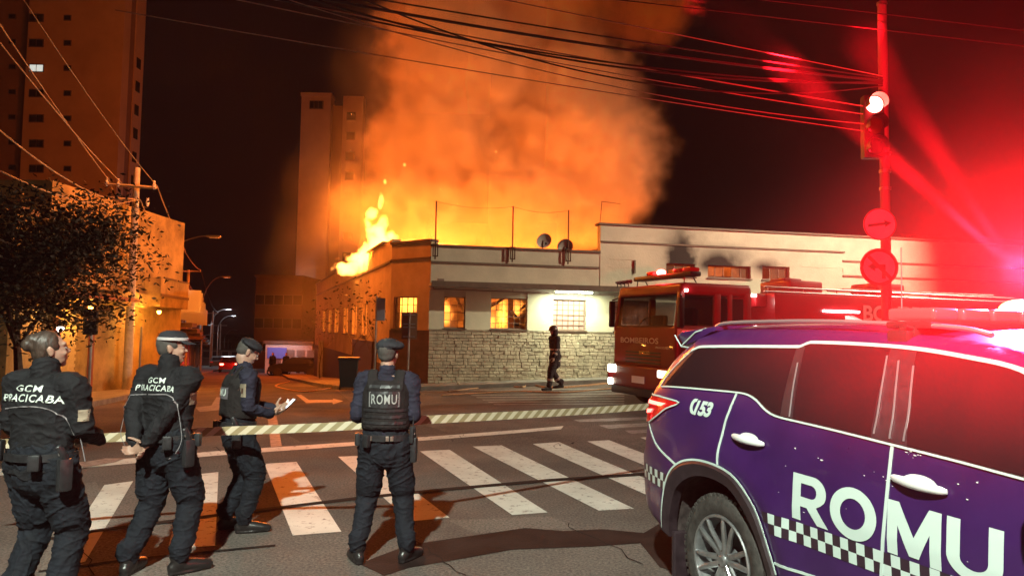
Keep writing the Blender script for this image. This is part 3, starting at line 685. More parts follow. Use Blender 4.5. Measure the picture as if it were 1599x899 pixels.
# dark row of shop fronts down the street
q = S1 + SU * .4; row = [(8, 5.6), (7, 7.5), (9, 5.2), (10, 6.4), (12, 5.8), (14, 7.6), (16, 5.4)]
for k, (ln, h) in enumerate(row):
    u = Vector((-.365, .931, 0)); g_ = gz(q.x, q.y) - 1.0; ang = math.atan2(u.y, u.x)
    t = thing('row_building', ['dark shop with projecting sign boards, first beyond the yellow corner shop', 'taller dark shop second along the dim side of the street', 'low dark shop third along the dim side of the street', 'fourth dim shop front down the street', 'fifth dim shop front near the lit street lamps', 'tall dim block sixth down the street', 'last dim shop at the bottom of the street'][k], 'building', (q.x, q.y, g_), ang)
    MB().box((0, 0, 0), (ln - .1, 8, h + 1)).build('wall', m_dark, t)
    MB().box((-.05, -.15, h + 1), (ln - .05, 8, h + 1.2)).build('parapet', m_trim, t)
    MB().box((.2, -1.2, 3.6), (ln - .4, -.001, 3.8)).build('canopy', m_trim, t)
    for i in range(int(ln / 2.6)):
        MB().box((.5 + 2.6 * i, -.06, 1), (2.5 + 2.6 * i, -.001, 3.4)).build('roller_shutter', m_steel, t)
        f = MB().box((.8 + 2.6 * i, -.06, 4.4), (2.0 + 2.6 * i, -.001, 5.6)).build('window', m_frame, t); MB().box((.88 + 2.6 * i, -.09, 4.48), (1.92 + 2.6 * i, -.061, 5.52)).build('pane', m_win, f)
    if k < 3:
        for j in range(2): MB().box((1.2 + 3 * j, -1.5, 4.3), (1.35 + 3 * j, -.3, 5.3)).build('sign_board', m_white, t)
    q = q + u * ln
# buildings behind the hall's tall block, right
m_roof = mat('clay roof', (.16, .07, .05), .9, var=.3, vscale=3, bump=.02, bscale=20)
g1 = thing('gabled_house', 'gabled tile roof house behind the long parapet of the hall', 'building', hfront(11, 14, -.3), math.radians(12))
MB().box((0, 0, 0), (7, 8, 5.8)).build('wall', m_dark, g1)
mb = MB(); mb.add([(-.4, -.5, 5.8), (7.4, -.5, 5.8), (7.4, 8.4, 5.8), (-.4, 8.4, 5.8), (3.8, 1.4, 7.1), (3.8, 6.5, 7.1)], [(0,1,4), (1,2,5,4), (2,3,5), (3,0,4,5)]); mb.build('roof', m_roof, g1)
g2 = thing('flat_house', 'plain dark block rising behind the far end of the hall parapet', 'building', hfront(26.5, 12, -.3), math.radians(12)); MB().box((0, 0, 0), (9, 8, 7.6)).build('wall', m_dark, g2); MB().box((-.1, -.1, 7.6), (9.1, 8, 7.8)).build('parapet', m_trim, g2)
g3 = thing('chimney_block', 'small dark tower block at the edge of the smoke behind the hall', 'building', hfront(7.0, 13.5, -.3), math.radians(12)); MB().box((0, 0, 0), (.9, 2, 7.7)).build('wall', m_dark, g3)

for x in (2.4, 4.7, 6.9, 9.0, 11.3): sbox(MB(), (x, -.07, 3.4), (x + .22, -.001, 4.9)).build('pilaster', m_shop, shop)
for x in (9.1, 11.1): sbox(MB(), (x, -1.25, 4.0), (x + 1.7, -1.2, 4.05)).build('balcony_rail', m_trim, shop)
sbox(MB(), (9.2, -.5, 4.05), (10.0, -.002, 4.5)).build('air_conditioner', m_white, shop)

def wall_lamp(name, label, p, col, power, m):
    t = thing(name, label, 'lamp', p); mb = MB(); mb.ball((0, 0, 0), .075, nu=12, nv=8); mb.build('bulb', m, t, smooth=True); MB().lathe([(.03, .10), (.12, .06), (.13, .04)], 'Z', (0, 0, 0), 12).build('shade', m_black, t)
    light('lamp_glow', 'POINT', (0, -.1, -.15), col, power, .08, parent=t)
SP = lambda x, y, z: S0 + SU * x + SN * y + Vector((0, 0, z - .5))
wall_lamp('added_shop_lamp', 'added orange lamp under the long canopy of the yellow corner shop', SP(3.9, .55, 2.75), (1, .42, .06), 150, mat('added lamp bulb', (1, .6, .2), .4, emis=((1, .5, .1), 12)))  # both orange lamps are added to brighten the shop's ground floor
wall_lamp('added_shop_lamp', 'added orange lamp under the balcony of the yellow corner shop', SP(8.0, 1.4, 2.7), (1, .42, .06), 190, bpy.data.materials['added lamp bulb'])
wall_lamp('white_lamp', 'small white lamp shining behind the head of the officer with a bun', D(94, 513, 17.5), (1, .95, .85), 12, mat('white bulb', (1, 1, 1), .4, emis=((1, .95, .85), 20)))
# ---------------------------------------------------------------- the purple patrol car (nearest thing in the picture)
def lerp_t(t, x):
    if x <= t[0][0]: return t[0][1]
    for (a, b), (c, d) in zip(t, t[1:]):
        if x <= c:
            k = (x - a) / (c - a); return b + (d - b) * k
    return t[-1][1]
ZT = [(.2,.84),(.30,.87),(.45,.905),(.58,.918),(.7,.925),(.86,.934),(.98,.928),(1.1,.918),(1.25,.9),(1.32,.88),(1.42,.838),(1.5,.80),(1.66,.715),(1.74,.66),(1.8,.62)]
ROOF = [(-.62,1.70),(-.60,1.735),(-.5,1.765),(-.35,1.785),(0,1.79),(.6,1.785),(1.1,1.765),(1.45,1.735),(1.7,1.69),(1.95,1.58),(2.2,1.42),(2.45,1.25),(2.56,1.19),(3.0,1.14),(3.35,1.06),(3.58,.96),(3.68,.84),(3.72,.62),(3.66,.42),(3.4,.34)]
REAR = [(-.72,.40),(-.98,.44),(-1.08,.52),(-1.115,.68),(-1.11,.82),(-1.07,.90),(-1.03,.95),(-1.02,1.08),(-1.01,1.2),(-.96,1.33),(-.86,1.48),(-.74,1.62)]
ARCH = [(-.60,.44),(-.585,.56),(-.515,.768),(-.395,.895),(-.22,.958),(0,.966),(.20,.925),(.36,.80),(.45,.62),(.515,.47)]
INNER = [(-.52,.40),(-.50,.52),(-.43,.70),(-.33,.80),(-.18,.865),(0,.875),(.16,.84),(.29,.73),(.38,.58),(.45,.42)]
EDGE = spline([(*p,) for p in REAR + ROOF], 3); EDGE = [Vector((p[0], p[1])) for p in EDGE]
def seg_d(p, a, b):
    ab = b - a; t = max(0, min(1, (p - a).dot(ab) / max(1e-12, ab.length_squared))); return (p - a - ab * t).length
def edge_d(x, z):
    p = Vector((x, z)); return min(seg_d(p, EDGE[i], EDGE[i + 1]) for i in range(len(EDGE) - 1))
def W0(x, z):
    w_ = lerp_t(ZT, z)
    if x < -.5: w_ -= .15 * ((-.5 - x) / .6) ** 2
    if x > 2.7: w_ -= .24 * ((x - 2.7) / 1.0) ** 2
    fl = 0
    for cx in (0, 2.745):                                          # swollen wings round the arches
        r = math.hypot((x - cx) * .95, z - .45); fl = max(fl, .022 * math.exp(-((r - .56) / .10) ** 2))
    return w_ + fl
RF = .07
def SW(x, z, off=0., rf=True):
    w_ = W0(x, z)
    if rf:
        d = edge_d(x, z)
        if d < RF: w_ -= RF - math.sqrt(max(0, RF * RF - (RF - d) ** 2))
    return w_ + off
def resample(poly, step, closed=True):
    pts = [Vector(p) for p in poly]; out = []; n = len(pts)
    for i in range(n if closed else n - 1):
        a, b = pts[i], pts[(i + 1) % n]; k = max(1, int((b - a).length / step)); out += [a.lerp(b, j / k) for j in range(k)]
    if not closed: out.append(pts[-1])
    return out
def patch(mb, loops, off, step=.03, side=-1, mi=0, rf=True, grid=True, mir=None):
    """a piece of the car's skin cut to 2D outlines in (x, z), lifted off by off"""
    pts, edges = [], []
    for lp in loops:
        q = resample(lp, step); k = len(pts); pts += q; edges += [(k + i, k + (i + 1) % len(q)) for i in range(len(q))]
    if grid:
        xs = [p.x for p in pts]; zs = [p.y for p in pts]; x = min(xs) + step / 2
        while x < max(xs):
            z = min(zs) + step / 2
            while z < max(zs): pts.append(Vector((x, z))); z += step
            x += step
    if rf and grid is True:                                         # rows that follow the rounded border
        for e in (.006, .018, .035, .055):
            for i in range(len(EDGE) - 1):
                t = (EDGE[i + 1] - EDGE[i]); n = Vector((t.y, -t.x)).normalized(); pts.append(EDGE[i] + n * e)
    vo, _, fo, _, _, _ = geometry.delaunay_2d_cdt(pts, edges, [], 1, 1e-5)
    f = lambda v: (v.x, side * SW(v.x, v.y, off, rf), v.y)
    if side > 0 and mir is not None: f = lambda v: (mir - v.x, SW(mir - v.x, v.y, off, rf), v.y)
    fs = [tuple(q) for q in fo]
    if (side > 0) != (mir is not None and side > 0): fs = [q[::-1] for q in fs]
    if len(loops) > 1:                                              # leave the counters of letters open
        def inside(x, z, lp):
            c = False; n_ = len(lp)
            for i in range(n_):
                (x1, z1), (x2, z2) = lp[i], lp[(i + 1) % n_]
                if (z1 > z) != (z2 > z) and x < (x2 - x1) * (z - z1) / (z2 - z1) + x1: c = not c
            return c
        fs = [q for q in fs if not inside(sum(vo[i].x for i in q) / 3, sum(vo[i].y for i in q) / 3, [tuple(p) for p in loops[1]])]
    mb.add([f(v) for v in vo], fs, mi)
def ribbon(mb, line, wd, off, side=-1, mi=0, k=5, rf=True):
    q = spline(line, k); L_, R_ = [], []
    for i, p in enumerate(q):
        t = (q[min(i + 1, len(q) - 1)] - q[max(0, i - 1)]).normalized(); n = Vector((-t.y, t.x)); L_.append(p + n * wd / 2); R_.append(p - n * wd / 2)
    mk = lambda p, o: (p.x, side * SW(p.x, p.y, o, rf), p.y)
    n_ = len(q); vs = [mk(p, off - .004) for p in L_] + [mk(p, off) for p in L_] + [mk(p, off) for p in R_] + [mk(p, off - .004) for p in R_]
    fs = []
    for j in range(3): fs += [(j * n_ + i, j * n_ + i + 1, (j + 1) * n_ + i + 1, (j + 1) * n_ + i) for i in range(n_ - 1)]
    mb.add(vs, fs, mi)

m_purple = mat('purple vehicle paint', (.037, .010, .078), .33, coat=.35, spec=.5, var=.12, vscale=3)
m_refl = mat('white reflective film', (.52, .64, .60), .5)
m_whitepaint = mat('white vehicle paint', (.72, .74, .74), .3, coat=.6)
m_carglass = mat('tinted car glass', (.018, .009, .011), .10, spec=.8)
m_darktrim = mat('black car trim', (.028, .018, .022), .45, var=.3, vscale=14)
m_arch = mat('dusty arch lining', (.055, .04, .038), .8, var=.5, vscale=14, bump=.003)
m_tyre = mat('tyre rubber', (.035, .031, .028), .75, var=.5, vscale=18, bump=.003, bscale=60)
m_rim = mat('cast alloy', (.45, .46, .47), .32, .85, var=.2, vscale=12)
m_rimdark = mat('dark alloy recess', (.03, .03, .032), .5, .5)
m_chk = mat('checker black film', (.03, .015, .025), .5)
m_silver = mat('silver rail', (.5, .5, .52), .3, .7)

HD = Vector((.356, -.934, 0)); HLn = Vector((.934, .356, 0))
CARO = Vector((1.26, 4.52, 0)) + HLn * .925
car = thing('patrol_car', 'purple white outlined municipal patrol car with red light bar and large ROMU lettering', 'car', CARO, math.atan2(HD.y, HD.x))
FA = [(x + 2.745, z) for x, z in ARCH]; FI = [(x + 2.745, z) for x, z in INNER]
outline = [(p.x, p.y) for p in EDGE] + [(3.36, .36)] + FA[::-1] + [(2.1, .385), (.56, .385)] + ARCH[::-1] + [(-.64, .41)]
mb = MB()
for s in (-1, 1): patch(mb, [outline], 0, .04, s)
strip = []; n = 12
for p in EDGE:
    yb = SW(p.x, p.y); strip.append([(p.x, yb * (2 * j / n - 1), p.y) for j in range(n + 1)])
vs = []; N_ = len(EDGE)
for i, row_ in enumerate(strip):
    t = (EDGE[min(i + 1, N_ - 1)] - EDGE[max(0, i - 1)]).normalized(); nn = Vector((-t.y, t.x))
    cr = .045 if -.6 < EDGE[i].x < 3.5 else .09
    for j, (x, y, z) in enumerate(row_):
        c_ = cr * (1 - (2 * j / n - 1) ** 2); vs.append((x + nn.x * c_, y, z + nn.y * c_))
k0 = len(mb.v); mb.add(vs, [(i * (n + 1) + j, (i + 1) * (n + 1) + j, (i + 1) * (n + 1) + j + 1, i * (n + 1) + j + 1) for i in range(N_ - 1) for j in range(n)])
# windscreen and rear window are glass: separate panes just proud of the shell
body = mb.build('body', m_purple, car, smooth=True, angle=32, fixn=False)
bm = bmesh.new(); bm.from_mesh(body.data); bmesh.ops.remove_doubles(bm, verts=bm.verts, dist=.0015); bmesh.ops.recalc_face_normals(bm, faces=bm.faces); bm.to_mesh(body.data); bm.free()
def skin_pane(name, x0, x1, lo, m, yk=.86, lift=.006, rear=False):
    idx = [i for i, p in enumerate(EDGE) if x0 <= p.x <= x1 and p.y > lo and ((p.y < 1.72) or not rear)]
    if rear: idx = [i for i in idx if i < len(EDGE) // 2]
    else: idx = [i for i in idx if i > len(EDGE) // 3]
    v_, nj = [], 12
    for i in idx:
        t = (EDGE[min(i + 1, N_ - 1)] - EDGE[i - 1]).normalized(); nn = Vector((-t.y, t.x)); yb = SW(EDGE[i].x, EDGE[i].y) * yk
        for j in range(nj + 1):
            u = (2 * j / nj - 1); c_ = (.045 if not rear else .07) * (1 - (u * yk) ** 2) + lift; v_.append((EDGE[i].x + nn.x * c_, yb * u, EDGE[i].y + nn.y * c_))
    MB().add(v_, [(i * (nj + 1) + j, (i + 1) * (nj + 1) + j, (i + 1) * (nj + 1) + j + 1, i * (nj + 1) + j + 1) for i in range(len(idx) - 1) for j in range(nj)]).build(name, m, car, smooth=True)
skin_pane('windscreen', 1.72, 2.5, 1.2, m_carglass)
skin_pane('rear_window', -1.0, -.7, 1.28, m_carglass, rear=True, lift=.012)
BELT = [(-.78,1.372),(-.57,1.385),(-.2,1.396),(.07,1.402),(.18,1.398),(.27,1.376),(.37,1.332),(.47,1.306),(.65,1.296),(.878,1.286),(1.244,1.266),(1.574,1.247),(1.834,1.228),(2.3,1.20)]
TOPL = [(-.55,1.632),(-.5,1.652),(-.42,1.664),(0,1.677),(.40,1.686),(.455,1.69),(.50,1.708),(.56,1.714),(.85,1.712),(1.17,1.70),(1.45,1.672),(1.72,1.628),(1.95,1.52)]
belt_s = [(p.x, p.y) for p in spline(BELT, 5)]; top_s = [(p.x, p.y) for p in spline(TOPL, 5)]
for s in (-1, 1):
    band = belt_s + [(2.2, 1.27)] + top_s[::-1] + [(-.66, 1.53)]
    mb = MB(); patch(mb, [band], .0025, .04, s, grid='plain'); mb.build('window_surround', m_darktrim, car, smooth=True)
    def zb(x): return lerp_t(belt_s, x)
    def zt(x): return lerp_t(top_s, x)
    def wpoly(a0, a1, b0, b1):                                       # bottom a0..a1, top b0..b1
        n_ = 14; lo = [(a0 + (a1 - a0) * i / n_, zb(a0 + (a1 - a0) * i / n_) + .012) for i in range(n_ + 1)]
        hi = [(b0 + (b1 - b0) * i / n_, zt(b0 + (b1 - b0) * i / n_) - .012) for i in range(n_ + 1)]
        return lo + hi[::-1]
    for (a0, a1, b0, b1) in ((-.72, .50, -.50, .43), (.60, 1.12, .49, 1.06), (1.32, 2.2, 1.21, 1.9)):
        mb = MB(); patch(mb, [wpoly(a0, a1, b0, b1)], .006, .04, s, grid='plain'); mb.build('window', m_carglass, car, smooth=True)
    mb = MB(); patch(mb, [[(.505, zb(.505) + .01), (.595, zb(.595) + .01), (.485, 1.69), (.435, 1.68)]], .007, .04, s, grid='plain'); mb.build('pillar', m_darktrim, car, smooth=True)
    for ln in ([(.575, 1.315), (.545, 1.42), (.49, 1.60)], [(1.135, 1.30), (1.12, 1.42), (1.06, 1.66)], [(1.225, 1.29), (1.205, 1.42), (1.135, 1.64)], [(1.30, 1.29), (1.285, 1.42), (1.225, 1.62)]):
        mb = MB(); ribbon(mb, ln, .007, .010, s); mb.build('pillar_trim', m_silver, car, smooth=True)
    mb = MB()
    ribbon(mb, BELT, .009, .008, s); ribbon(mb, TOPL, .017, .010, s)
    ribbon(mb, [(.085, 1.396), (.07, 1.30), (.045, 1.20), (.03, 1.08), (.032, .97)], .016, .005, s)
    ribbon(mb, [(1.244, 1.262), (1.238, 1.1), (1.225, .9), (1.19, .60), (1.17, .50)], .016, .005, s)
    ribbon(mb, [(2.27, 1.20), (2.28, 1.0), (2.2, .62), (2.15, .52)], .014, .005, s)
    ribbon(mb, [(-.90, 1.10), (-.80, 1.03), (-.70, .975), (-.56, .93), (-.40, .895)], .013, .005, s)
    ribbon(mb, [(-.55, 1.632), (-.70, 1.50), (-.80, 1.375)], .008, .005, s)
    ribbon(mb, [(.50, .528), (.9, .545), (1.6, .56), (2.2, .56)], .014, .006, s)
    ribbon(mb, ARCH, .013, .012, s); ribbon(mb, FA, .013, .012, s)
    mb.build('white_outline', m_refl, car, smooth=True)
    # tail lamp wrapping the corner
    mb = MB(); patch(mb, [[(-.455, 1.288), (-.62, 1.298), (-.80, 1.30), (-.985, 1.285), (-1.005, 1.2), (-1.0, 1.1), (-.88, 1.118), (-.72, 1.18)]], .012, .02, s, grid='plain')
    tail = mb.build('tail_lamp', mat('tail lamp lens', (.35, .01, .01), .12, coat=1, emis=((1, .02, .015), .35)), car, smooth=True)
    mb = MB(); patch(mb, [[(-.60, 1.272), (-.97, 1.268), (-.985, 1.24), (-.66, 1.248)]], .018, .015, s, grid='plain'); patch(mb, [[(-.80, 1.215), (-.98, 1.195), (-.985, 1.165), (-.84, 1.185)]], .018, .015, s, grid='plain')
    mb.build('lit_strip', mat('lit tail strip', (.9, .2, .15), .3, emis=((1, .10, .08), 7)), tail)
    mb = MB(); ribbon(mb, [(-.99, 1.302), (-.80, 1.308), (-.62, 1.305), (-.45, 1.29), (-.60, 1.235), (-.72, 1.175), (-.88, 1.11)], .009, .014, s, k=3); mb.build('lamp_outline', m_refl, tail)
    # arches: dark flare, wheel well
    for A_, I_, cx in ((ARCH, INNER, 0), (FA, FI, 2.745)):
        a_ = spline(A_, 4); i_ = spline(I_, 4); nA = len(a_); mb = MB(); vs = []
        for p in a_: vs.append((p.x, s * SW(p.x, p.y, .006), p.y))
        for p, q in zip(a_, i_): r_ = p.lerp(q, .25); vs.append((r_.x, s * SW(p.x, p.y, .022), r_.y))
        for q, p in zip(i_, a_): vs.append((q.x, s * SW(p.x, p.y, .004), q.y))
        for q, p in zip(i_, a_): vs.append((q.x, s * (SW(p.x, p.y) - .06), q.y))
        mb.add(vs, [(j * nA + i, j * nA + i + 1, (j + 1) * nA + i + 1, (j + 1) * nA + i) for j in range(3) for i in range(nA - 1)])
        mb.build('arch_trim', m_darktrim, car, smooth=True)
        mb = MB(); vs = []
        for y_ in (.88, .5):
            for q in i_: vs.append((cx + (q.x - cx) * 1.04, s * y_, q.y + .015))
        mb.add(vs, [(i, i + 1, nA + i + 1, nA + i) for i in range(nA - 1)]); mb.box((cx - .56, min(s * .46, s * .5), .3), (cx + .52, max(s * .46, s * .5), .93))
        mb.build('wheel_well', m_arch, car, smooth=True)
    # handles: cup and bar
    for (x0, z0) in ((.28, 1.152), (1.40, 1.124)):
        mb = MB(); pts_, rad_ = [], []
        cupp = [(x0 + .085 * math.cos(a), z0 + .004 + .034 * math.sin(a)) for a in [2 * PI * i / 20 for i in range(20)]]
        patch(mb, [cupp], .008, .02, s, grid='plain')
        for i in range(15):
            u = i / 14; x = x0 - .138 + .276 * u; e = math.sin(PI * min(1, max(0, u))) ** .45
            pts_.append((x, s * (SW(x, z0) + .014 + .022 * math.sin(PI * u)), z0 + .004 - .010 * u)); rad_.append((.010 + .013 * e, .006 + .009 * e))
        mb.tube(pts_, rad_, 10, ref=(0, 0, 1)); mb.build('door_handle', m_whitepaint, car, smooth=True)
    # checkered band
    mb = MB(); md = MB(); sq = .0535
    for i in range(int((2.12 - .43) / .0487)):
        x = .43 + i * .0487
        for j in range(2):
            z = .672 + j * sq + .010; xs_ = x
            if x < .47 and j == 0: continue
            tgt = mb if (i + j) % 2 == 0 else md
            patch(tgt, [[(xs_, z), (xs_ + .0487, z), (xs_ + .0487, z + sq), (xs_, z + sq)]], .0035, .05, s, grid='plain')
    mb.build('checker_band', m_refl, car, smooth=True); md.build('checker_band', m_chk, car, smooth=True); mb = MB(); md = MB()
    for i in range(9):
        for j in range(2):
            x = -.985 + i * .052; z = .705 + j * .052
            if x > -.56: continue
            patch(mb if (i + j) % 2 == 0 else md, [[(x, z), (x + .052, z), (x + .052, z + .052), (x, z + .052)]], .0035, .05, s, grid='plain')
    mb.build('checker_band', m_refl, car, smooth=True); md.build('checker_band', m_chk, car, smooth=True)
# big letters, drawn as outlines
def arc_(cx, cz, rx, rz, a0, a1, n=14): return [(cx + rx * math.cos(math.radians(a0 + (a1 - a0) * i / n)), cz + rz * math.sin(math.radians(a0 + (a1 - a0) * i / n))) for i in range(n + 1)]
H_ = .233
def put_loops(loops, x0, z0, wd, h, side):
    mb = MB(); tz = lambda x: -.016 * (x - .65)
    patch(mb, [[(x0 + u * wd, z0 + v * h + tz(x0 + u * wd)) for u, v in lp] for lp in loops], .0045, .02, side, grid='plain', mir=None if side < 0 else 2.42); return mb
LR = [[(0, 0), (.24, 0), (.24, .31), (.42, .31), (.70, 0), (1.0, 0), (.68, .37)] + [(.80, .44)] + arc_(.58, .68, .36, .32, -30, 90) + [(0, 1)], [(.24, .52), (.54, .52)] + arc_(.55, .665, .13, .14, -80, 80, 8) + [(.54, .81), (.24, .81)]]
LO = [arc_(.5, .5, .5, .5, 0, 360, 40)[:-1], arc_(.5, .5, .27, .29, 0, 360, 32)[:-1]]
LM = [[(0, 0), (.20, 0), (.20, .56), (.42, .06), (.60, .06), (.80, .56), (.80, 0), (1, 0), (1, 1), (.78, 1), (.51, .42), (.22, 1), (0, 1)]]
LU = [[(0, 1), (.25, 1), (.25, .40)] + arc_(.5, .38, .25, .18, 180, 360, 12) + [(.75, 1), (1, 1), (1, .38)] + arc_(.5, .38, .5, .38, 0, -180, 20)]
for s in (-1, 1):
    for nm, lp, x0, wd in (('letter_R', LR, .648, .245), ('letter_O', LO, .906, .278), ('letter_M', LM, 1.243, .268), ('letter_U', LU, 1.535, .24)):
        h, z0 = (H_, .805) if nm != 'letter_O' else (H_ * 1.04, .800)
        put_loops(lp, x0, z0, wd, h, s).build('letter', m_refl, car, smooth=True)
vs, fs, wt = text2d('153', .118, .05, .25, maxlen=.02, spacing=.95)
mb = MB(); mb.add([(-.185 + x * .19 / wt, -SW(-.185 + x * .19 / wt, 1.238 + y, .006), 1.238 + y) for x, y in vs], fs); mb.build('number', m_refl, car)
mb = MB(); patch(mb, [arc_(-.285, 1.282, .042, .05, 75, 285, 12) + [(-.262, 1.228), (-.268, 1.25)] + arc_(-.268, 1.282, .03, .032, 250, 110, 8) + [(-.268, 1.314), (-.262, 1.334)]], .006, .012, -1, grid='plain'); mb.build('phone_symbol', m_refl, car)
# small scuffs in the film
mb = MB(); rr = random.Random(11)
for i in range(30):
    x = rr.gauss(1.36, .03) if i < 14 else rr.uniform(.3, 1.9); z = (zb(x) - abs(rr.gauss(.012, .012))) if i < 14 else rr.choice((rr.uniform(1.02, 1.16), rr.uniform(.8, 1.2)))
    a = rr.uniform(.001, .006); q = [(x + a * rr.uniform(.4, 2.2) * math.cos(t), z + a * .7 * rr.uniform(.4, 1.3) * math.sin(t)) for t in (0, 1.2, 2.4, 3.6, 4.9)]
    mb.add([(u, -SW(u, v, .0042), v) for u, v in q], [tuple(range(5))])
mb.build('scuff_mark', m_whitepaint, car, kind='stuff')
# spoiler, roof rails, fin, aerial
mb = MB()
prof = [(-.86, 1.735), (-.80, 1.762), (-.40, 1.80), (-.40, 1.77), (-.60, 1.70), (-.76, 1.655), (-.83, 1.70)]
vs = []; ys_ = [-.66, -.64, -.5, -.2, .2, .5, .64, .66]
for y in ys_:
    k = 1 if abs(y) < .65 else .86
    for (x, z) in prof: vs.append((-.6 + (x + .6) * k, y, 1.73 + (z - 1.73) * k + .02 * (1 - (y / .66) ** 2)))
L7 = len(prof); mb.add(vs, [(i * L7 + j, i * L7 + (j + 1) % L7, (i + 1) * L7 + (j + 1) % L7, (i + 1) * L7 + j) for i in range(len(ys_) - 1) for j in range(L7)] + [tuple(range(L7)), tuple((len(ys_) - 1) * L7 + j for j in range(L7))])
sp_ = mb.build('spoiler', m_purple, car, smooth=True)
mb = MB(); mb.tube([(-.855, -.668, 1.735), (-.765, -.675, 1.658), (-.60, -.668, 1.76), (-.5, -.65, 1.785)], .006, 5); mb.tube([(-.765, -.675, 1.656), (-.55, -.70, 1.645)], .006, 5); mb.build('white_outline', m_refl, sp_)
for s in (-1, 1):
    pts_ = [(-.45, s * .60, 1.80), (-.3, s * .595, 1.825), (.4, s * .59, 1.832), (1.0, s * .59, 1.815), (1.35, s * .59, 1.795), (1.5, s * .6, 1.765)]
    mb = MB(); mb.tube(spline(pts_, 4), (.018, .013), 8, ref=(0, 1, 0)); mb.build('roof_rail', m_silver, car, smooth=True)
mb = MB(); mb.prism([(0, 0), (.17, 0), (.12, .02), (.03, .055), (0, .055)], lambda u, v, w_: (.10 + u, -.02 + w_, 1.825 + v), .04); mb.build('aerial_fin', m_whitepaint, car, smooth=True)
mb = MB(); mb.lathe([(.018, 0), (.014, .03), (.004, .05), (.003, .42), (.0, .42)], 'Z', (.82, -.35, 1.81), 8); mb.build('whip_aerial', m_steel, car)
# bumper step, bumper sensor, flap, running board, plate, underbody, mirrors, headlamps
mb = MB(); mb.bbox((-1.07, 0, .50), (.12, 1.2, .10), .03); mb.bbox((-1.12, -.62, .84), (.05, .05, .04), .01); mb.build('rear_step', m_darktrim, car, smooth=True)
for s in (-1, 1):
    MB().bbox((-.50, s * .78, .27), (.035, .26, .34), .012).build('mud_flap', m_darktrim, car)
    MB().bbox((1.36, s * .88, .36), (1.62, .16, .06), .02).build('running_board', m_darktrim, car, smooth=True)
    mb = MB(); mb.bbox((2.05, s * 1.02, 1.24), (.14, .24, .17), .05, seg=3); mb.tube([(2.1, s * .86, 1.20), (2.08, s * .95, 1.2)], .025, 8); mb.build('wing_mirror', m_purple, car, smooth=True)
    mb = MB(); patch(mb, [[(3.18, .98), (3.5, .93), (3.62, .86), (3.58, .80), (3.3, .86)]], .008, .03, s, grid='plain'); mb.build('headlamp', mat('headlamp glass', (.5, .5, .5), .1), car, smooth=True)
MB().box((-1.0, -.62, .32), (3.4, .62, .55)).build('underbody', m_black, car)
f = MB().cbox((-1.13, 0, .78), (.02, .42, .14)).build('number_plate', m_whitepaint, car)
mb = MB()
for i in range(5): mb.box((3.72, -.45, .55 + i * .07), (3.76, .45, .585 + i * .07))
mb.build('grille', m_darktrim, car, kind='stuff')
# wheels
def make_wheel(s):
    yo = .0
    wh = link('wheel', None, car)
    tp = [(.262, .235), (.27, .005), (.285, -.005), (.33, -.008), (.355, .0), (.372, .012), (.385, .035), (.39, .07), (.391, .20), (.385, .225), (.36, .25), (.27, .255)]
    mb = MB(); mb.lathe(tp, 'Y', n=64)
    for i in range(56):                                             # tread blocks on the shoulder
        a = 2 * PI * i / 56; M = Matrix.Rotation(-a, 4, 'Y'); mb.box((.366, .012, -.013), (.394, .06, .013), M=M); mb.box((.38, .09, -.013), (.3955, .17, .013), M=M)
    mb.build('tyre', m_tyre, wh, smooth=True)
    mb = MB(); mb.lathe([(.270, .03), (.268, .0), (.262, -.006), (.252, -.004), (.246, .02), (.238, .06), (.225, .16), (.06, .17)], 'Y', n=64)
    rim = mb.build('rim', m_rim, wh, smooth=True)
    MB().lathe([(.236, .10), (.0, .12)], 'Y', n=40).build('brake_disc', m_rimdark, rim)
    for k in range(6):
        a = 2 * PI * k / 6 + .25; M = Matrix.Rotation(-a, 4, 'Y'); mb = MB()
        for t in (-1, 1):
            pts_ = [(.03, .035, t * .012), (.09, .030, t * .022), (.15, .020, t * .030), (.20, .012, t * .040), (.25, .012, t * .052)]
            mb.tube([M @ Vector(p) for p in spline(pts_, 3)], [(.021 - .006 * i / 12, .015) for i in range(13)], 7, ref=(M @ Vector((0, 0, 1))))
        mb.build('spoke', m_rim, rim, smooth=True)
    mb = MB(); mb.lathe([(0, .004), (.025, .004), (.034, .012), (.036, .03), (.055, .036), (.07, .05), (.072, .09)], 'Y', n=28); mb.build('hub_cap', m_rim, rim, smooth=True)
    mb = MB()
    for k in range(6): a = 2 * PI * k / 6 + .77; mb.lathe([(0, .02), (.008, .02), (.009, .045)], 'Y', (.055 * math.cos(a), 0, .055 * math.sin(a)), 8)
    mb.build('wheel_nut', m_chrome, rim, kind='stuff'); return wh
w1 = make_wheel(-1); w1.location = (0, -.905, .392)
for (x, s) in ((2.745, -1), (0, 1), (2.745, 1)):
    c = copy_tree(w1, car); c.location = (x, s * .905, .392); c.rotation_euler.z = 0 if s < 0 else PI
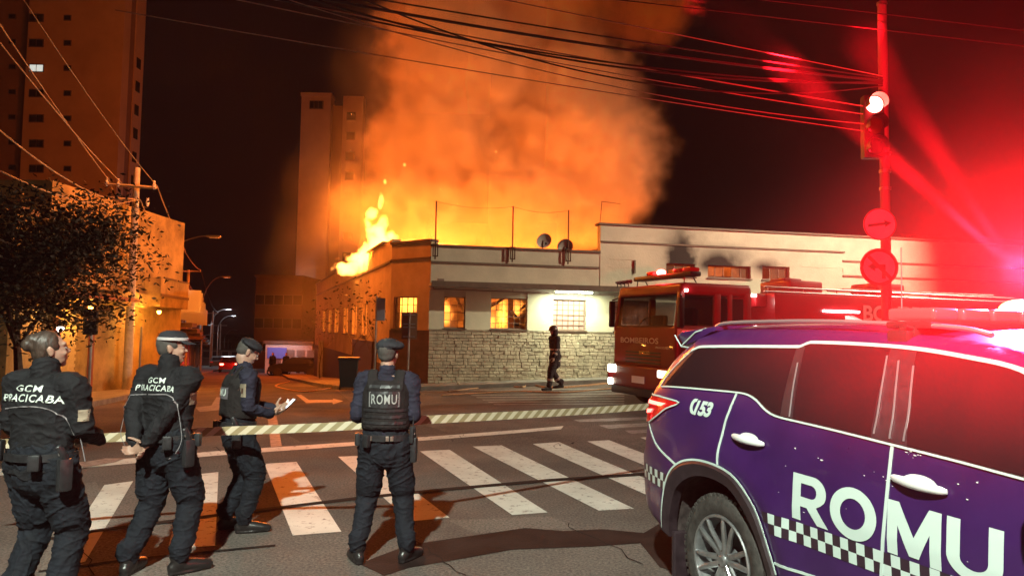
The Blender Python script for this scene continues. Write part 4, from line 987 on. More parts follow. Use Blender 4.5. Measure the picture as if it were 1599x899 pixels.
# light bar
bar = thing('light_bar', 'long red emergency light bar flashing on the roof of the purple patrol car', 'light bar', car.location + HD * 1.08 + Vector((0, 0, 1.78)), car.rotation_euler.z)
MB().bbox((0, 0, .03), (.26, 1.22, .035), .012).build('base_rail', m_black, bar, smooth=True)
m_lens = mat('lit red lens', (.45, .05, .05), .25, emis=((1, .10, .09), .6))
for i, y in enumerate((-.51, -.3, -.09, .12, .33, .51)):
    MB().bbox((0, y, .083), (.27, .19 if abs(y) < .5 else .17, .062), .022, seg=3).build('lens', m_lens, bar, smooth=True)
for s in (-1, 1):
    mb = MB(); mb.bbox((0, s * .56, -.005), (.10, .12, .06), .02); mb.bbox((-.02, s * .635, -.03), (.12, .05, .07), .015); mb.rod((.03, s * .55, .0), (.03, s * .66, .02), .012); mb.build('mounting_foot', m_black, bar, smooth=True)
fl = MB(); fl.ball((.0, .20, .12), (.08, .14, .06), nu=16, nv=10); fl.build('strobe', mat('flashing strobe', (1, .5, .3), .3, emis=((1, .05, .012), 60)), bar, smooth=True)
RED = (1, .004, .012)
light('strobe_light', 'SPOT', bar.matrix_basis @ Vector((-.02, .2, .34)), (1, .003, .010), 24000, .03, target=bar.matrix_basis @ Vector((-.02, .2, .34)) + Vector((-.1, -1.0, -.2)), spot=130, blend=.5)
light('strobe_light', 'POINT', (.30, -.50, .16), RED, 120, .03, parent=bar)
# the rotating beacons throw their beams away over the fire engine and up through the added mist
for (px, py, e, sp__, bl) in ((1215, 92, 800000, 4.2, 1.), (1345, 60, 240000, 5, 1.), (1450, 150, 4200, 40, 1.0), (1610, 190, 9500, 84, 1.0), (1560, 380, 2200, 100, 1.0)):
    d = ray(px, py); tgt = Vector((0, 0, EYE)) + d * 14
    light('beacon_beam', 'SPOT', bar.matrix_basis @ Vector((-.02, .2, .34)), RED, e, .02, target=tgt, spot=sp__, blend=bl)
# ---------------------------------------------------------------- the fire engine
TD = Vector((.928, .372, 0)); TO = Vector((3.23, 14.5, 0)); TO.z = gz(4, 15.5)
m_fred = mat('fire engine red', (.16, .003, .006), .42, coat=.2, var=.15, vscale=2)
m_cabglass = mat('cab glass', (.01, .01, .012), .05, alpha=.45, spec=.6)
m_letter = mat('silver letters', (.55, .52, .50), .4)
truck = thing('fire_engine', 'large red crew cab fire engine with beacon lit parked before the burning hall', 'fire engine', TO, math.atan2(TD.y, TD.x))
truck.scale = (1, 1, .955)
def shear(mb):
    mb.v = [((x + max(0, z - 1.75) * .13 * max(0, 1 - x / 1.2)) if x < 1.2 else x, y, z) for x, y, z in mb.v]; return mb
cab = MB()
cab.bbox((.92, 1.225, 1.38), (1.84, 2.45, .95), .07, seg=3)                 # lower shell
cab.bbox((.92, 1.225, 2.62), (1.84, 2.45, .26), .08, seg=3)                 # roof
for y in (.06, 2.39): cab.bbox((.06, y, 2.15), (.12, .11, .85), .03)
for y in (.04, 2.41): cab.bbox((.98, y, 2.15), (.16, .07, .85), .02)
cab.bbox((1.74, 1.225, 2.15), (.18, 2.45, .9), .04); cab.bbox((1.3, .04, 2.15), (.1, .07, .8), .01)
cabo = shear(cab).build('cab', m_fred, truck, smooth=True)
mb = MB(); mb.bbox((.02, 1.225, .72), (.36, 2.5, .5), .07, seg=3); mb.build('bumper', m_fred, truck, smooth=True)
MB().bbox((.05, 1.225, .40), (.3, 2.3, .2), .04).build('lower_valance', m_black, truck, smooth=True)
mb = MB(); mb.box((.0, .16, 1.80), (.02, 2.29, 2.52)); shear(mb); mb.build('windscreen', m_cabglass, truck)
for y in (.03, 2.41):
    MB().box((.2, y, 1.88), (.88, y + .012, 2.46)).build('side_window', m_cabglass, truck)
    MB().box((1.08, y, 1.9), (1.64, y + .012, 2.44)).build('side_window', m_cabglass, truck)
mb = MB(); mb.bbox((.7, .6, 1.9), (.14, .5, .7), .05); mb.bbox((.5, .6, 1.6), (.45, .5, .12), .04); mb.build('seat', m_black, truck, smooth=True)
mb = MB(); mb.bbox((.75, 1.75, 1.8), (.14, .5, .6), .05); mb.build('seat', m_black, truck, smooth=True)
mb = MB(); mb.lathe([(.2 + .015 * math.cos(a), .015 * math.sin(a)) for a in [2 * PI * i / 6 for i in range(7)]], 'X', n=20, M=Matrix.Translation((.42, 1.85, 1.86)) @ Matrix.Rotation(.5, 4, 'Y')); mb.build('steering_wheel', m_black, truck)
MB().bbox((.25, 1.225, 1.80), (.3, 2.2, .1), .03).build('dashboard', m_black, truck)
# front face details
mb = MB()
for i in range(4): mb.box((-.012, .55, 1.02 + i * .075), (.01, 1.9, 1.05 + i * .075))
mb.build('grille', m_black, truck, kind='stuff')
FT = frame((0, 0, 0), (0, -1, 0))
def tf(y, z, x=-.016): m = Matrix((( 0, 0, -1, x), (-1, 0, 0, y), (0, 1, 0, z), (0, 0, 0, 1))); return m
put_text('front_lettering', 'BOMBEIROS', .17, tf(1.35, 1.46), m_letter, truck, width=1.5, bold=.02)
put_text('small_lettering', 'PIRACICABA', .06, tf(.45, 1.36), m_letter, truck, width=.5)
put_text('maker_lettering', 'IVECO', .10, tf(1.12, 1.22), m_chrome, truck, width=.42, bold=.03)
pl = MB().cbox((-.175, 1.12, .67), (.012, .48, .15)).build('number_plate', m_whitepaint, truck)
m_hl = mat('lit headlamp', (1, 1, .9), .3, emis=((1, .93, .72), 26)); m_hl2 = mat('dim headlamp', (1, 1, .9), .3, emis=((1, .9, .7), 5))
for (y, z, w_, h, m) in ((2.22, .86, .3, .17, m_hl), (2.28, .56, .16, .14, m_hl), (.24, .84, .3, .15, m_hl2), (.2, .56, .14, .12, m_hl2)):
    MB().bbox((-.165, y, z), (.04, w_, h), .018).build('headlamp', m, truck, smooth=True)
T2W = lambda x, y, z: TO + TD * x + Vector((-TD.y, TD.x, 0)) * y + Vector((0, 0, z))
for y in (2.22, .24): light('headlight_beam', 'SPOT', (-.25, y, .86), (1, .93, .75), 60 if y > 1 else 14, .05, parent=truck, spot=80, blend=1).rotation_euler = (PI / 2 - .12, 0, PI / 2)
for y in (-.12, 2.57):
    mb = MB(); mb.bbox((.02, y, 2.12), (.12, .10, .62), .03); mb.tube([(.1, y * .9 + .12, 2.5), (.03, y, 2.45)], .018); mb.build('wing_mirror', m_black, truck, smooth=True)
# doors, steps, stripe on the near side of the cab
mb = MB(); mb.box((.12, -.012, .95), (.14, .0, 1.84)); mb.box((.95, -.012, .95), (.965, 0, 1.84)); mb.box((.3, -.02, 1.5), (.5, 0, 1.53)); mb.build('door_gap', m_black, truck, kind='stuff')
MB().box((.02, -.014, 1.62), (.9, -.001, 1.78)).build('reflective_panel', mat('ivory panel', (.6, .5, .38), .5), truck)
# body
MB().bbox((6.1, 1.25, 1.28), (7.7, 2.5, 1.5), .05).build('equipment_body', m_fred, truck, smooth=True)
MB().bbox((6.2, 1.25, 2.32), (7.5, 2.44, .62), .07).build('water_tank', m_fred, truck, smooth=True)
for i in range(6):
    f = MB()
    for j in range(12): f.box((2.5 + i * 1.22, -.03 - .006 * (j % 2), .75 + j * .09), (3.56 + i * 1.22, -.001, .832 + j * .09))
    f.build('locker_shutter', m_steel, truck)
mb = MB()
for y in (.06, 2.38):
    for z in (2.64, 2.74): mb.tube([(2.2, y, z), (9.9, y, z)], .02, 6)
    for i in range(9): mb.rod((2.3 + i * .94, y, 2.6), (2.3 + i * .94, y, 2.75), .014)
mb.build('roof_rail', m_steel, truck)
mb = MB()
for z in (0,):
    for y in (.3, .75): mb.tube([(4.6, y, 2.78), (9.5, y, 2.8)], .03, 6)
    for i in range(19): mb.rod((4.7 + i * .25, .3, 2.79), (4.7 + i * .25, .75, 2.79), .014)
mb.build('ladder', m_steel, truck)
mb = MB(); mb.bbox((3.95, 1.2, 2.80), (.95, 1.0, .36), .06); mb.bbox((3.8, 1.2, 3.0), (.5, .5, .1), .04); mb.build('roof_locker', m_fred, truck, smooth=True)
MB().bbox((6.3, .9, 2.82), (.9, .8, .36), .08).build('hose_reel', m_fred, truck, smooth=True)
MB().bbox((2.3, 1.3, 2.45), (.3, 2.1, .3), .06).build('tank_collar', m_fred, truck, smooth=True)
TS = lambda x, z, y=-.004: Matrix(((1, 0, 0, x), (0, 0, -1, y), (0, 1, 0, z), (0, 0, 0, 1)))
put_text('side_lettering', 'BOMBEIROS', .5, TS(6.35, 2.06, .02), m_letter, truck, width=2.9, bold=.03)
lt = MB(); lt.cbox((4.25, -.0, 2.25), (1.0, .05, .05)); lt.build('work_light', mat('lit work light', (1, 1, 1), .3, emis=((1, .85, .85), 14)), truck)
lt = MB(); lt.cbox((2.0, .3, 2.55), (.25, .2, .06)); lt.build('work_light', mat('lit gap light', (1, 1, 1), .3, emis=((1, .85, .75), 7)), truck)
lt = MB(); lt.cbox((8.1, -.0, 2.25), (.9, .05, .05)); lt.build('work_light', bpy.data.materials['lit work light'], truck)
light('work_lamp', 'POINT', (2.0, .2, 2.45), (1, .85, .75), 6, .05, parent=truck)
for (x, y) in ((.95, .05), (.95, 2.15), (5.6, .05), (5.6, 2.15), (7.0, .05), (7.0, 2.15)):
    w_ = link('wheel', None, truck); w_.location = (x, y, .5)
    mb = MB(); mb.lathe([(.28, .02), (.30, -.01), (.46, -.01), (.5, .03), (.5, .26), (.46, .29), (.28, .29)], 'Y', n=36); mb.build('tyre', m_tyre, w_, smooth=True)
    mb = MB(); mb.lathe([(.28, .0), (.25, .05), (.12, .06), (.10, -.02), (0, -.02)], 'Y', n=24); mb.build('rim', m_steel, w_, smooth=True)
MB().box((.4, .4, .55), (9.8, 2.1, .8)).build('chassis', m_black, truck)
# cab roof fittings
cb = thing('cab_beacon_bar', 'raised emergency light bar with one lit red beacon on the fire engine cab', 'light bar', T2W(.55, .2, 2.62), truck.rotation_euler.z)
for y in (.15, 1.95):
    for x in (-.08, .12): MB().tube([(x * 1.6, y, 0), (x, y + .05, .16)], .014, 5).build('stand', m_black, cb)
MB().bbox((.02, 1.05, .20), (.26, 2.2, .10), .03).build('base_rail', m_black, cb, smooth=True)
m_cl = mat('unlit red lens', (.3, .02, .02), .2, coat=.5)
for y in (.12, .45, 1.5): MB().bbox((.02, y, .29), (.24, .26, .09), .03).build('lens', m_cl, cb, smooth=True)
mb = MB(); mb.ball((.0, 1.18, .30), (.09, .13, .07)); mb.build('lens', mat('lit red beacon', (1, .1, .1), .3, emis=((1, .06, .05), 40)), cb, smooth=True)
light('beacon_light', 'POINT', (-.15, 1.18, .42), RED, 90, .05, parent=cb)
mb = MB()
for i in range(4): mb.lathe([(.02, .0), (.045, .10), (.05, .12)], 'X', (-.02, 2.35 - .16 * i, 2.86), 10); mb.rod((.03, 2.35 - .16 * i, 2.74), (.03, 2.35 - .16 * i, 2.86), .012)
mb.build('air_horn', m_black, truck, kind='stuff')
light('side_lamp', 'POINT', (.25, -.1, 2.6), (1, .75, .7), 1.2, .02, parent=truck)
MB().cbox((.22, -.01, 2.58), (.06, .03, .05)).build('marker_lamp', m_hl, truck)
# ---------------------------------------------------------------- trees
m_bark = mat('bark', (.12, .08, .06), .9, var=.4, vscale=12, bump=.01)
m_leaf = mat('dark leaves', (.045, .035, .018), .6, var=.5, vscale=1.5)
def tree(name, label, loc, h, crown_c, crown_r, n_leaf, leaf, seed, trunk_r=.12, depth=4, cat='tree', group=None, nb=5, keep=.0):
    r = random.Random(seed); t = thing(name, label, cat, loc, 0, group); mb = MB(); tips = []
    def grow(p, d, L, rad, k):
        q = p; pts = [p]; rads = [rad]
        for i in range(4):
            d = (d + Vector((r.uniform(-.18, .18), r.uniform(-.18, .18), r.uniform(-.08, .14)))).normalized(); q = q + d * L / 4; pts.append(q); rads.append(rad * (1 - .12 * (i + 1)))
        mb.tube(pts, rads, 6 if k < 3 else 4)
        if k >= 2: tips.extend(pts[2:])
        if k < depth:
            for j in range(nb if k == 0 else 3):
                a = r.uniform(0, 2 * PI); s_ = r.uniform(.45, 1.0); nd = (d * r.uniform(.5, 1) + Vector((math.cos(a) * s_, math.sin(a) * s_, r.uniform(0, .5)))).normalized()
                grow(pts[-1 - r.randint(0, 1)], nd, L * r.uniform(.55, .8), rads[-1] * .62, k + 1)
    grow(Vector((0, 0, -.1)), Vector((0, 0, 1)), h * .42, trunk_r, 0)
    mb.build('trunk', m_bark, t, smooth=True)
    lm = MB(); cc = Vector(crown_c); cr = Vector(crown_r)
    cl = [cc + Vector((r.uniform(-1, 1) * cr.x, r.uniform(-1, 1) * cr.y, r.uniform(-1, 1) * cr.z)) for _ in range(46)]
    cl = [c for c in cl if ((c.x - cc.x) / cr.x) ** 2 + ((c.y - cc.y) / cr.y) ** 2 + ((c.z - cc.z) / cr.z) ** 2 < 1.0] or [cc]
    tips = [p for p in tips if ((p.x - cc.x) / cr.x) ** 2 + ((p.y - cc.y) / cr.y) ** 2 + ((p.z - cc.z) / cr.z) ** 2 < 1.2] or tips
    vs, fs = [], []
    for i in range(n_leaf):
        c = r.choice(tips) if r.random() < .5 else r.choice(cl)
        sg_ = .28 if c in tips else .42
        p = c + Vector((r.gauss(0, sg_), r.gauss(0, sg_), r.gauss(0, sg_ * .7))) * min(1, cr.x)
        a = Vector((r.gauss(0, 1), r.gauss(0, 1), r.gauss(0, .6))).normalized(); b = a.orthogonal().normalized(); b = (b * math.cos(q := r.uniform(0, 6)) + a.cross(b) * math.sin(q))
        s_ = leaf * r.uniform(.6, 1.3); k = len(vs); vs += [p - a * s_, p + b * s_ * .38, p + a * s_, p - b * s_ * .38]; fs.append((k, k + 1, k + 2, k + 3))
    lm.add(vs, fs); lm.build('crown', m_leaf, t, fixn=False, kind='stuff'); return t
p = Vector((-8.95, 13.6, 0)); p.z = gz(p.x, p.y) + .13
tree('street_tree', 'dense dark street tree at the left kerb in front of the yellow shop', p, 4.2, (.3, .2, 2.75), (1.5, 1.5, 1.3), 19000, .056, 3, .11, 4, nb=6)
for i, (px, Y, h, n, s) in enumerate(((545, 27.5, 3.4, 170, 5), (500, 40, 3.6, 240, 8), (583, 26, 3.3, 70, 9))):
    q = D(px, 560, Y); q.z = gz(q.x, Y) + .12
    tree('young_tree', ['thin young tree in front of the glowing wing windows', 'sparse young tree at the far end of the side wing', 'small bare young tree by the blue grey sign board'][i], q, h, (0, 0, 2.9), (1.0, 1.0, .8), n, .075, s, .04, 3, group='young trees along the side wing', nb=4)

# ---------------------------------------------------------------- poles, lamps, wires
def W_(pts, r, label, m=None, sag=0., group='overhead wires', n=24):
    a, b = Vector(pts[0]), Vector(pts[-1]); q = [a.lerp(b, k / n) - Vector((0, 0, sag * 4 * (k / n) * (1 - k / n))) for k in range(n + 1)]
    mb = MB(); mb.tube(q, r, 5); return tag(mb.build('overhead_wire', m or m_wire, smooth=True), label, 'wire', group)
def pole(name, label, px, Y, pyt, arms, r0=.14, box=None, group='utility poles', insul=()):
    a = D(px, 500, Y); g_ = gz(a.x, Y); tp = D(px + 7, pyt, Y); h = tp.z - g_
    t = thing(name, label, 'utility pole', (a.x, Y, g_), 0, group)
    MB().tube([(0, 0, -.1), (0, 0, h * .5), (0, 0, h)], [r0, r0 * .85, r0 * .65], 10).build('shaft', m_concrete, t, smooth=True)
    for (xa, ya, xb, yb) in arms:
        p0 = D(xa, ya, Y) - t.location; p1 = D(xb, yb, Y) - t.location; p0.y = p1.y = -r0 - .05
        MB().tube([p0, p1], [.055, .055], 4).build('crossarm', m_concrete, t)
    for (x, y) in insul:
        p0 = D(x, y, Y) - t.location; p0.y = -r0 - .05
        MB().lathe([(0, .12), (.03, .11), (.05, .08), (.03, .06), (.05, .03), (.03, 0), (.06, -.03), (.05, -.14), (.02, -.2)], 'Z', p0, 8).build('insulator', m_white, t)
    if box:
        p0 = D(box[0], box[1], Y) - t.location; MB().lathe([(0, .4), (.3, .38), (.32, 0), (.3, -.4), (0, -.42)], 'Z', (p0.x, -.2, p0.z), 14).build('transformer', m_steel, t)
    return t, h
P1, h1 = pole('utility_pole', 'tall concrete pole with two crossarms in front of the yellow corner shop', 203, 26, 262, [(168, 289, 248, 295), (167, 310, 215, 314)], .16, None, insul=((219, 316), (235, 315), (172, 284), (190, 286), (245, 289)))
P2, h2 = pole('utility_pole', 'thinner pole with one crossarm and round transformer down the street', 291, 55, 421, [(268, 424, 315, 424)], .16, (302, 472))
for i, (px, Y, pyt) in enumerate(((332, 95, 486), (345, 130, 505), (358, 170, 530))): pole('utility_pole', ['plain far pole between the dark shops and the street lamps', 'small far pole below the lit street lamps', 'tiny pole at the bottom of the street'][i], px, Y, pyt, [(px - 10, pyt + 3, px + 10, pyt + 3)], .16)
m_lampon = mat('lit lamp head', (1, 1, 1), .3, emis=((.85, .92, 1), 55))
def street_lamp(label, hx, hy, Y, px_pole, lit=False, back=1, power=0):
    hd = D(hx, hy, Y); base = D(px_pole, 500, Y + 1.0); g_ = gz(base.x, base.y); t = thing('street_lamp', label, 'street lamp', (base.x, base.y, g_), 0, 'street lamps down the street')
    d = hd - Vector((base.x, base.y, g_)); H = d.z
    mb = MB(); mb.tube([(0, 0, 0), (0, 0, H * .5), (0, 0, H * .78)], [.09, .075, .06], 8)
    arm = [Vector((0, 0, H * .78)), Vector((d.x * .15, d.y * .15, H * .87)), Vector((d.x * .45, d.y * .45, H * .96)), Vector((d.x * .8, d.y * .8, H * 1.0)), Vector((d.x, d.y, H * 1.0))]
    MB.tube(mb, spline(arm, 5), .035, 6); mb.build('mast', m_steel, t, smooth=True)
    s = 1 if d.x > 0 else -1
    mb = MB(); mb.bbox((d.x + s * .25, d.y, H), (.75, .26, .11), .04); hd_ = mb.build('lamp_head', m_steel, t, smooth=True)
    mb = MB(); q = .7 + Y / 170
    if lit: mb.ball((d.x + s * .3, d.y - .1, H - .12), (.30 * q, .22 * q, .20 * q), nu=14, nv=8)
    else: mb.bbox((d.x + s * .3, d.y, H - .075), (.5, .22, .05), .02); mb.build('diffuser', m_lampon if lit else m_white, hd_)
    if power: light('lamp_glow', 'POINT', (d.x + s * .3, d.y - .2, H - .3), (.85, .92, 1), power, .1, parent=t)
street_lamp('unlit curved street lamp reaching out beside the tall pole', 326, 369, 40, 243)
street_lamp('unlit curved street lamp behind the transformer pole', 349, 432, 62, 316)
for i, (hx, hy, Y, pp, pw) in enumerate(((354, 483, 98, 330, 900), (362, 493, 116, 341, 500), (366, 515, 150, 352, 0), (371, 524, 175, 358, 0), (375, 532, 200, 363, 0), (327, 523, 120, 332, 0))):
    street_lamp(['brightest lit street lamp, highest in the lit row', 'second lit street lamp just below the brightest one', 'third lit street lamp down the row', 'fourth lit street lamp down the row', 'lowest lit street lamp at the bottom of the street', 'single lit lamp on the shop side of the street'][i], hx, hy, Y, pp, True, power=pw)
# the out-of-frame lamps that light the crossing and the hall
for nm, lab, pos, dx in (('street_lamp', 'street lamp behind the viewer lighting the zebra crossing', KEYLAMP, -2.2), ('street_lamp', 'street lamp out past the fire engine lighting the cream wall', SIDELAMP, 2.2)):
    t = thing(nm, lab, 'street lamp', (pos.x + dx, pos.y - .5, gz(pos.x, pos.y)), 0, 'street lamps down the street'); z = pos.z - t.location.z
    mb = MB(); mb.tube(spline([(0, 0, 0), (0, 0, z * .8), (-dx * .3, .2, z * .97), (-dx, .5, z + .14)], 6), .06, 8); mb.build('mast', m_steel, t, smooth=True)
    MB().bbox((-dx, .5, z + .22), (.7, .3, .1), .04).build('lamp_head', m_steel, t, smooth=True)
    MB().cbox((-dx, .5, z + .155), (.4, .2, .02)).build('diffuser', m_lampon, t)
# wires along the left street
A = lambda x, y: D(x, y, 26)
m_wlit = mat('pale cable sheath', (.35, .27, .2), .6)
for i, (x0, y0, x1, y1, s) in enumerate(((172, 284, -100, -112, .1), (190, 286, -100, -60, .15), (245, 290, -60, -150, .2), (175, 311, -100, 118, .3), (212, 312, -120, 200, .5), (203, 420, -100, 330, .3), (203, 440, -100, 350, .4))):
    W_([A(x0, y0), D(x1, y1, 10)], (.018, .018, .012, .02, .016, .02, .02)[i], ['wire from the crossarm tip of the tall pole climbing out of the top left corner', 'second wire climbing from the tall pole across the apartment tower', 'steepest wire from the outer crossarm over the tower', 'wire from the lower crossarm passing above the street tree', 'slack wire sagging over the street tree crown', 'cable running low through the tree crown', 'lowest cable behind the tree crown'][i], m_wlit, s)
for i, (x0, y0, x1, y1, s) in enumerate(((245, 290, 314, 422, .6), (219, 312, 300, 422, .9), (172, 289, 270, 423, .8), (205, 395, 291, 470, .6), (205, 405, 291, 476, .9), (205, 415, 291, 482, 1.2), (205, 430, 291, 490, .7))):
    W_([A(x0, y0), D(x1, y1, 55)], .022, ['top right wire between the two poles', 'middle wire between the two poles under the crossarm', 'left wire between the two crossarms', 'upper telephone cable of the sagging bundle between the poles', 'second telephone cable of the sagging bundle', 'most sagging telephone cable between the poles', 'lowest telephone cable between the poles'][i], m_wlit, s)
for i, (x0, y0, x1, y1) in enumerate(((314, 422, 340, 486), (291, 470, 332, 505), (270, 423, 322, 488))):
    W_([D(x0, y0, 55), D(x1, y1, 95)], .03, ['high wire beyond the transformer pole', 'low cable beyond the transformer pole', 'left wire beyond the transformer pole'][i], m_wire, .8)
# wires across the top of the picture, from a pole out of frame to the traffic light mast
names_ = ['thick dark cable of the bundle crossing above the smoke', 'upper strand of the dark bundle above the smoke', 'lower strand of the dark bundle above the smoke', 'strand crossing from the bundle to the mast arm', 'pale wire above the dark bundle', 'long pale wire below the dark bundle', 'wire just under the long pale wire', 'thin dark wire crossing the middle of the smoke', 'thin wire along the lower edge of the wire group', 'faint wire at the very top of the smoke', 'faint second wire at the very top right', 'twisted strand looping under the bundle']
for i, (x0, y0, x1, y1, r, m, s) in enumerate(((300, -42, 1378, 126, .024, m_wire, .15), (330, -46, 1378, 122, .013, m_wire, .05), (280, -40, 1378, 131, .014, m_wire, .35), (560, -4, 1378, 134, .012, m_wire, .6),
        (560, -46, 1378, 119, .009, m_wlit, .0), (250, -36, 1378, 171, .012, m_wlit, .05), (250, -26, 1378, 183, .009, m_wlit, .1), (180, 16, 1378, 209, .008, m_wlit, .05), (420, -10, 1378, 196, .008, m_wlit, .3),
        (860, -12, 1700, 84, .009, m_wire, .0), (1000, -22, 1700, 60, .008, m_wire, .0), (420, -20, 1378, 128, .016, m_wire, .42))):
    W_([D(x0, y0, 10.3), D(x1, y1, 12.4)], r, names_[i], m, s)
# ---------------------------------------------------------------- traffic light mast and signs, right
MP = D(1384, 450, 12.5); MPz = gz(MP.x, MP.y)
mt_ = thing('signal_mast', 'grey mast rising beside the patrol car roof carrying two round signs and the signal', 'signal mast', (MP.x, MP.y, MPz))
zt_ = D(1380, 8, 12.5).z - MPz
MB().tube([(0, 0, 0), (0, 0, 3.0), (-.02, 0, zt_)], [.085, .08, .075], 14).build('shaft', mat('painted mast', (.16, .13, .13), .7), mt_, smooth=True)
MB().lathe([(0, 0), (.08, .0), (.085, -.05), (.0, -.05)], 'Z', (-.02, 0, zt_ + .05), 14).build('cap', m_steel, mt_)
for z in (4.2, 4.5, 4.8): MB().lathe([(.082, 0), (.095, 0), (.095, .05), (.082, .05)], 'Z', (0, 0, z), 14).build('band', m_steel, mt_)
tlp = D(1366, 163, 12.25); tlt = thing('traffic_light', 'traffic light glowing red high on the grey mast', 'traffic light', tlp, math.radians(-6))
MB().bbox((0, .12, -.36), (.34, .2, 1.08), .04).build('housing', m_black, tlt, smooth=True)
mb = MB(); mb.cbox((.17, .16, .1), (.2, .05, .05)); mb.cbox((.17, .16, -.8), (.2, .05, .05)); mb.build('bracket', m_black, tlt)
for k in range(3):
    z = -.36 * k
    MB().ball((0, .015, z), (.14, .035, .14), nu=20, nv=10).build('lens', mat('lit red signal', (1, .1, .1), .3, emis=((1, .10, .07), 45)) if k == 0 else mat(('', 'dark amber lens', 'dark green lens')[k], (.05, .03, .01) if k == 1 else (.01, .05, .03), .2), tlt, smooth=True)
    MB().lathe([(.15, .01), (.152, -.20)], 'Y', (0, 0, z), 20, a0=-.4, a1=PI + .4).build('visor', m_black, tlt, smooth=True)
light('signal_glow', 'POINT', (0, -.35, .05), (1, .03, .03), 22, .05, parent=tlt)
m_signw = mat('sign white film', (.75, .72, .7), .45); m_signr = mat('sign red film', (.22, .008, .008), .5); m_signk = mat('sign black film', (.03, .01, .01), .5)
def disc(r0, r1, y): return (MB().lathe([(r0, y), (r1, y), (r1, y + .004), (r0, y + .004)], 'Y', n=40) if r0 > 0 else MB().lathe([(0, y), (r1, y), (r1, y + .004), (0, y + .004)], 'Y', n=40))
def flatp(poly, y): return MB().prism(poly, lambda u, v, w_: (u, y - w_, v), .002)
for i, (px, py, r) in enumerate(((1374, 350, .27), (1373, 417, .315))):
    q = D(px, py, 12.32); s_ = thing('road_sign', ['round one way sign with arrow pointing to the right', 'round sign with a struck out left turn arrow'][i], 'road sign', q, math.radians(-3), 'round signs on the signal mast')
    b = disc(0, r, .004).build('plate', m_signw if i == 0 else m_signr, s_)
    if i == 0:
        disc(r - .018, r - .002, -.002).build('rim', m_signr, s_)
        a = math.radians(8); R_ = lambda u, v: (u * math.cos(a) - v * math.sin(a), u * math.sin(a) + v * math.cos(a))
        flatp([R_(*p) for p in ((-.2, -.022), (.08, -.022), (.08, -.06), (.19, 0), (.08, .06), (.08, .022), (-.2, .022))], .0).build('arrow', m_signk, s_)
    else:
        disc(0, r * .82, -.002).build('face', m_signw, s_)
        flatp([(.10, -.19), (.04, -.19), (.04, -.02), (-.07, -.02), (-.07, -.07), (-.19, .01), (-.07, .09), (-.07, .045), (.10, .045)], -.004).build('arrow', m_signk, s_)
        flatp([(-.20, .16), (-.16, .20), (.20, -.16), (.16, -.20)], -.007).build('slash', m_signr, s_)
    MB().cbox((.05, .03, 0), (.12, .05, .06)).build('clamp', m_steel, s_)
# back of a signal on a thin post by the left kerb; posts by the hall corner
q = G(138, 622, .13); sp_ = thing('traffic_signal', 'black backing board of a signal on a thin post by the left kerb', 'traffic light', q)
h = D(138, 484, q.y).z - q.z
MB().rod((0, 0, 0), (0, 0, h - .1), .035, 8).build('post', m_steel, sp_); MB().bbox((.0, -.06, h - .33), (.38, .1, .66), .03).build('housing', m_black, sp_)
q = D(243, 560, 24); 
for i, (px, Y, yt, lab) in enumerate(((637, 22.4, 487, 'thin pale post with four short crossbars at the hall corner'), (585, 23.4, 462, 'thin post carrying a narrow blue grey sign board'), (218, 23.5, 510, 'thin bare post beside the tall concrete pole'))):
    b = D(px, 560, Y); b.z = gz(b.x, Y) + .12; s_ = thing('sign_post', lab, 'sign post', b); h = D(px, yt, Y).z - b.z
    MB().rod((0, 0, 0), (0.02, 0, h), .032, 8).build('post', m_steel, s_)
    if i == 0:
        for z in (-.08, -.36, -.46, -.74): MB().cbox((.02, -.04, h + z), (.36, .02, .03)).build('crossbar', m_steel, s_)
        MB().cbox((.02, .02, h - .42), (.46, .01, .8)).build('plate', mat('sign back', (.22, .12, .07), .6), s_)
    if i == 1: MB().bbox((.16, -.03, h - .42), (.27, .03, .72), .01).build('board', mat('blue grey sign board', (.3, .33, .42), .5), s_)
# dark litter bin on the corner
q = G(540, 611); bn = thing('litter_bin', 'large dark wheeled bin at the kerb of the hall corner', 'bin', (q.x, q.y + .3, q.z), .2)
mb = MB(); mb.tube([(0, 0, .12), (0, 0, .95)], [(.34, .3), (.42, .38)], 4, ref=(1, 1, 0)); mb.build('body', mat('dark bin', (.02, .022, .02), .5), bn)
MB().bbox((0, 0, .99), (.68, .62, .08), .03).build('lid', m_black, bn)
for s in (-1, 1): MB().lathe([(0, -.02), (.09, -.02), (.09, .02), (0, .02)], 'X', (s * .25, .2, .09), 12).build('wheel', m_black, bn)
# striped barrier tape
TP = [(-60, 697, 5.5), (60, 689, 5.6), (145, 684, 5.75), (250, 679, 5.9), (340, 673, 5.98), (450, 669, 6.05), (550, 664, 6.1), (650, 656, 6.2), (800, 648, 6.9), (920, 641, 7.6), (1015, 634, 8.2), (1110, 626, 9.0)]
tp = spline([tuple(D(*p)) for p in TP], 14); mbt = MB(); L = 0; hh = .035; seg = [0]
for i in range(1, len(tp)): seg.append(seg[-1] + (tp[i] - tp[i - 1]).length)
def tape_at(s):
    s = max(0, min(seg[-1] - 1e-6, s)); i = next(k for k in range(1, len(seg)) if seg[k] >= s); a = tp[i - 1].lerp(tp[i], (s - seg[i - 1]) / (seg[i] - seg[i - 1])); d = (tp[i] - tp[i - 1]).normalized()
    tw = .04 * math.sin(s * 1.3); up = Vector((0, 0, 1)); nrm = d.cross(up).normalized(); return a, (up * math.cos(tw) + nrm * math.sin(tw))
s, w2, k = 0, .064, 0
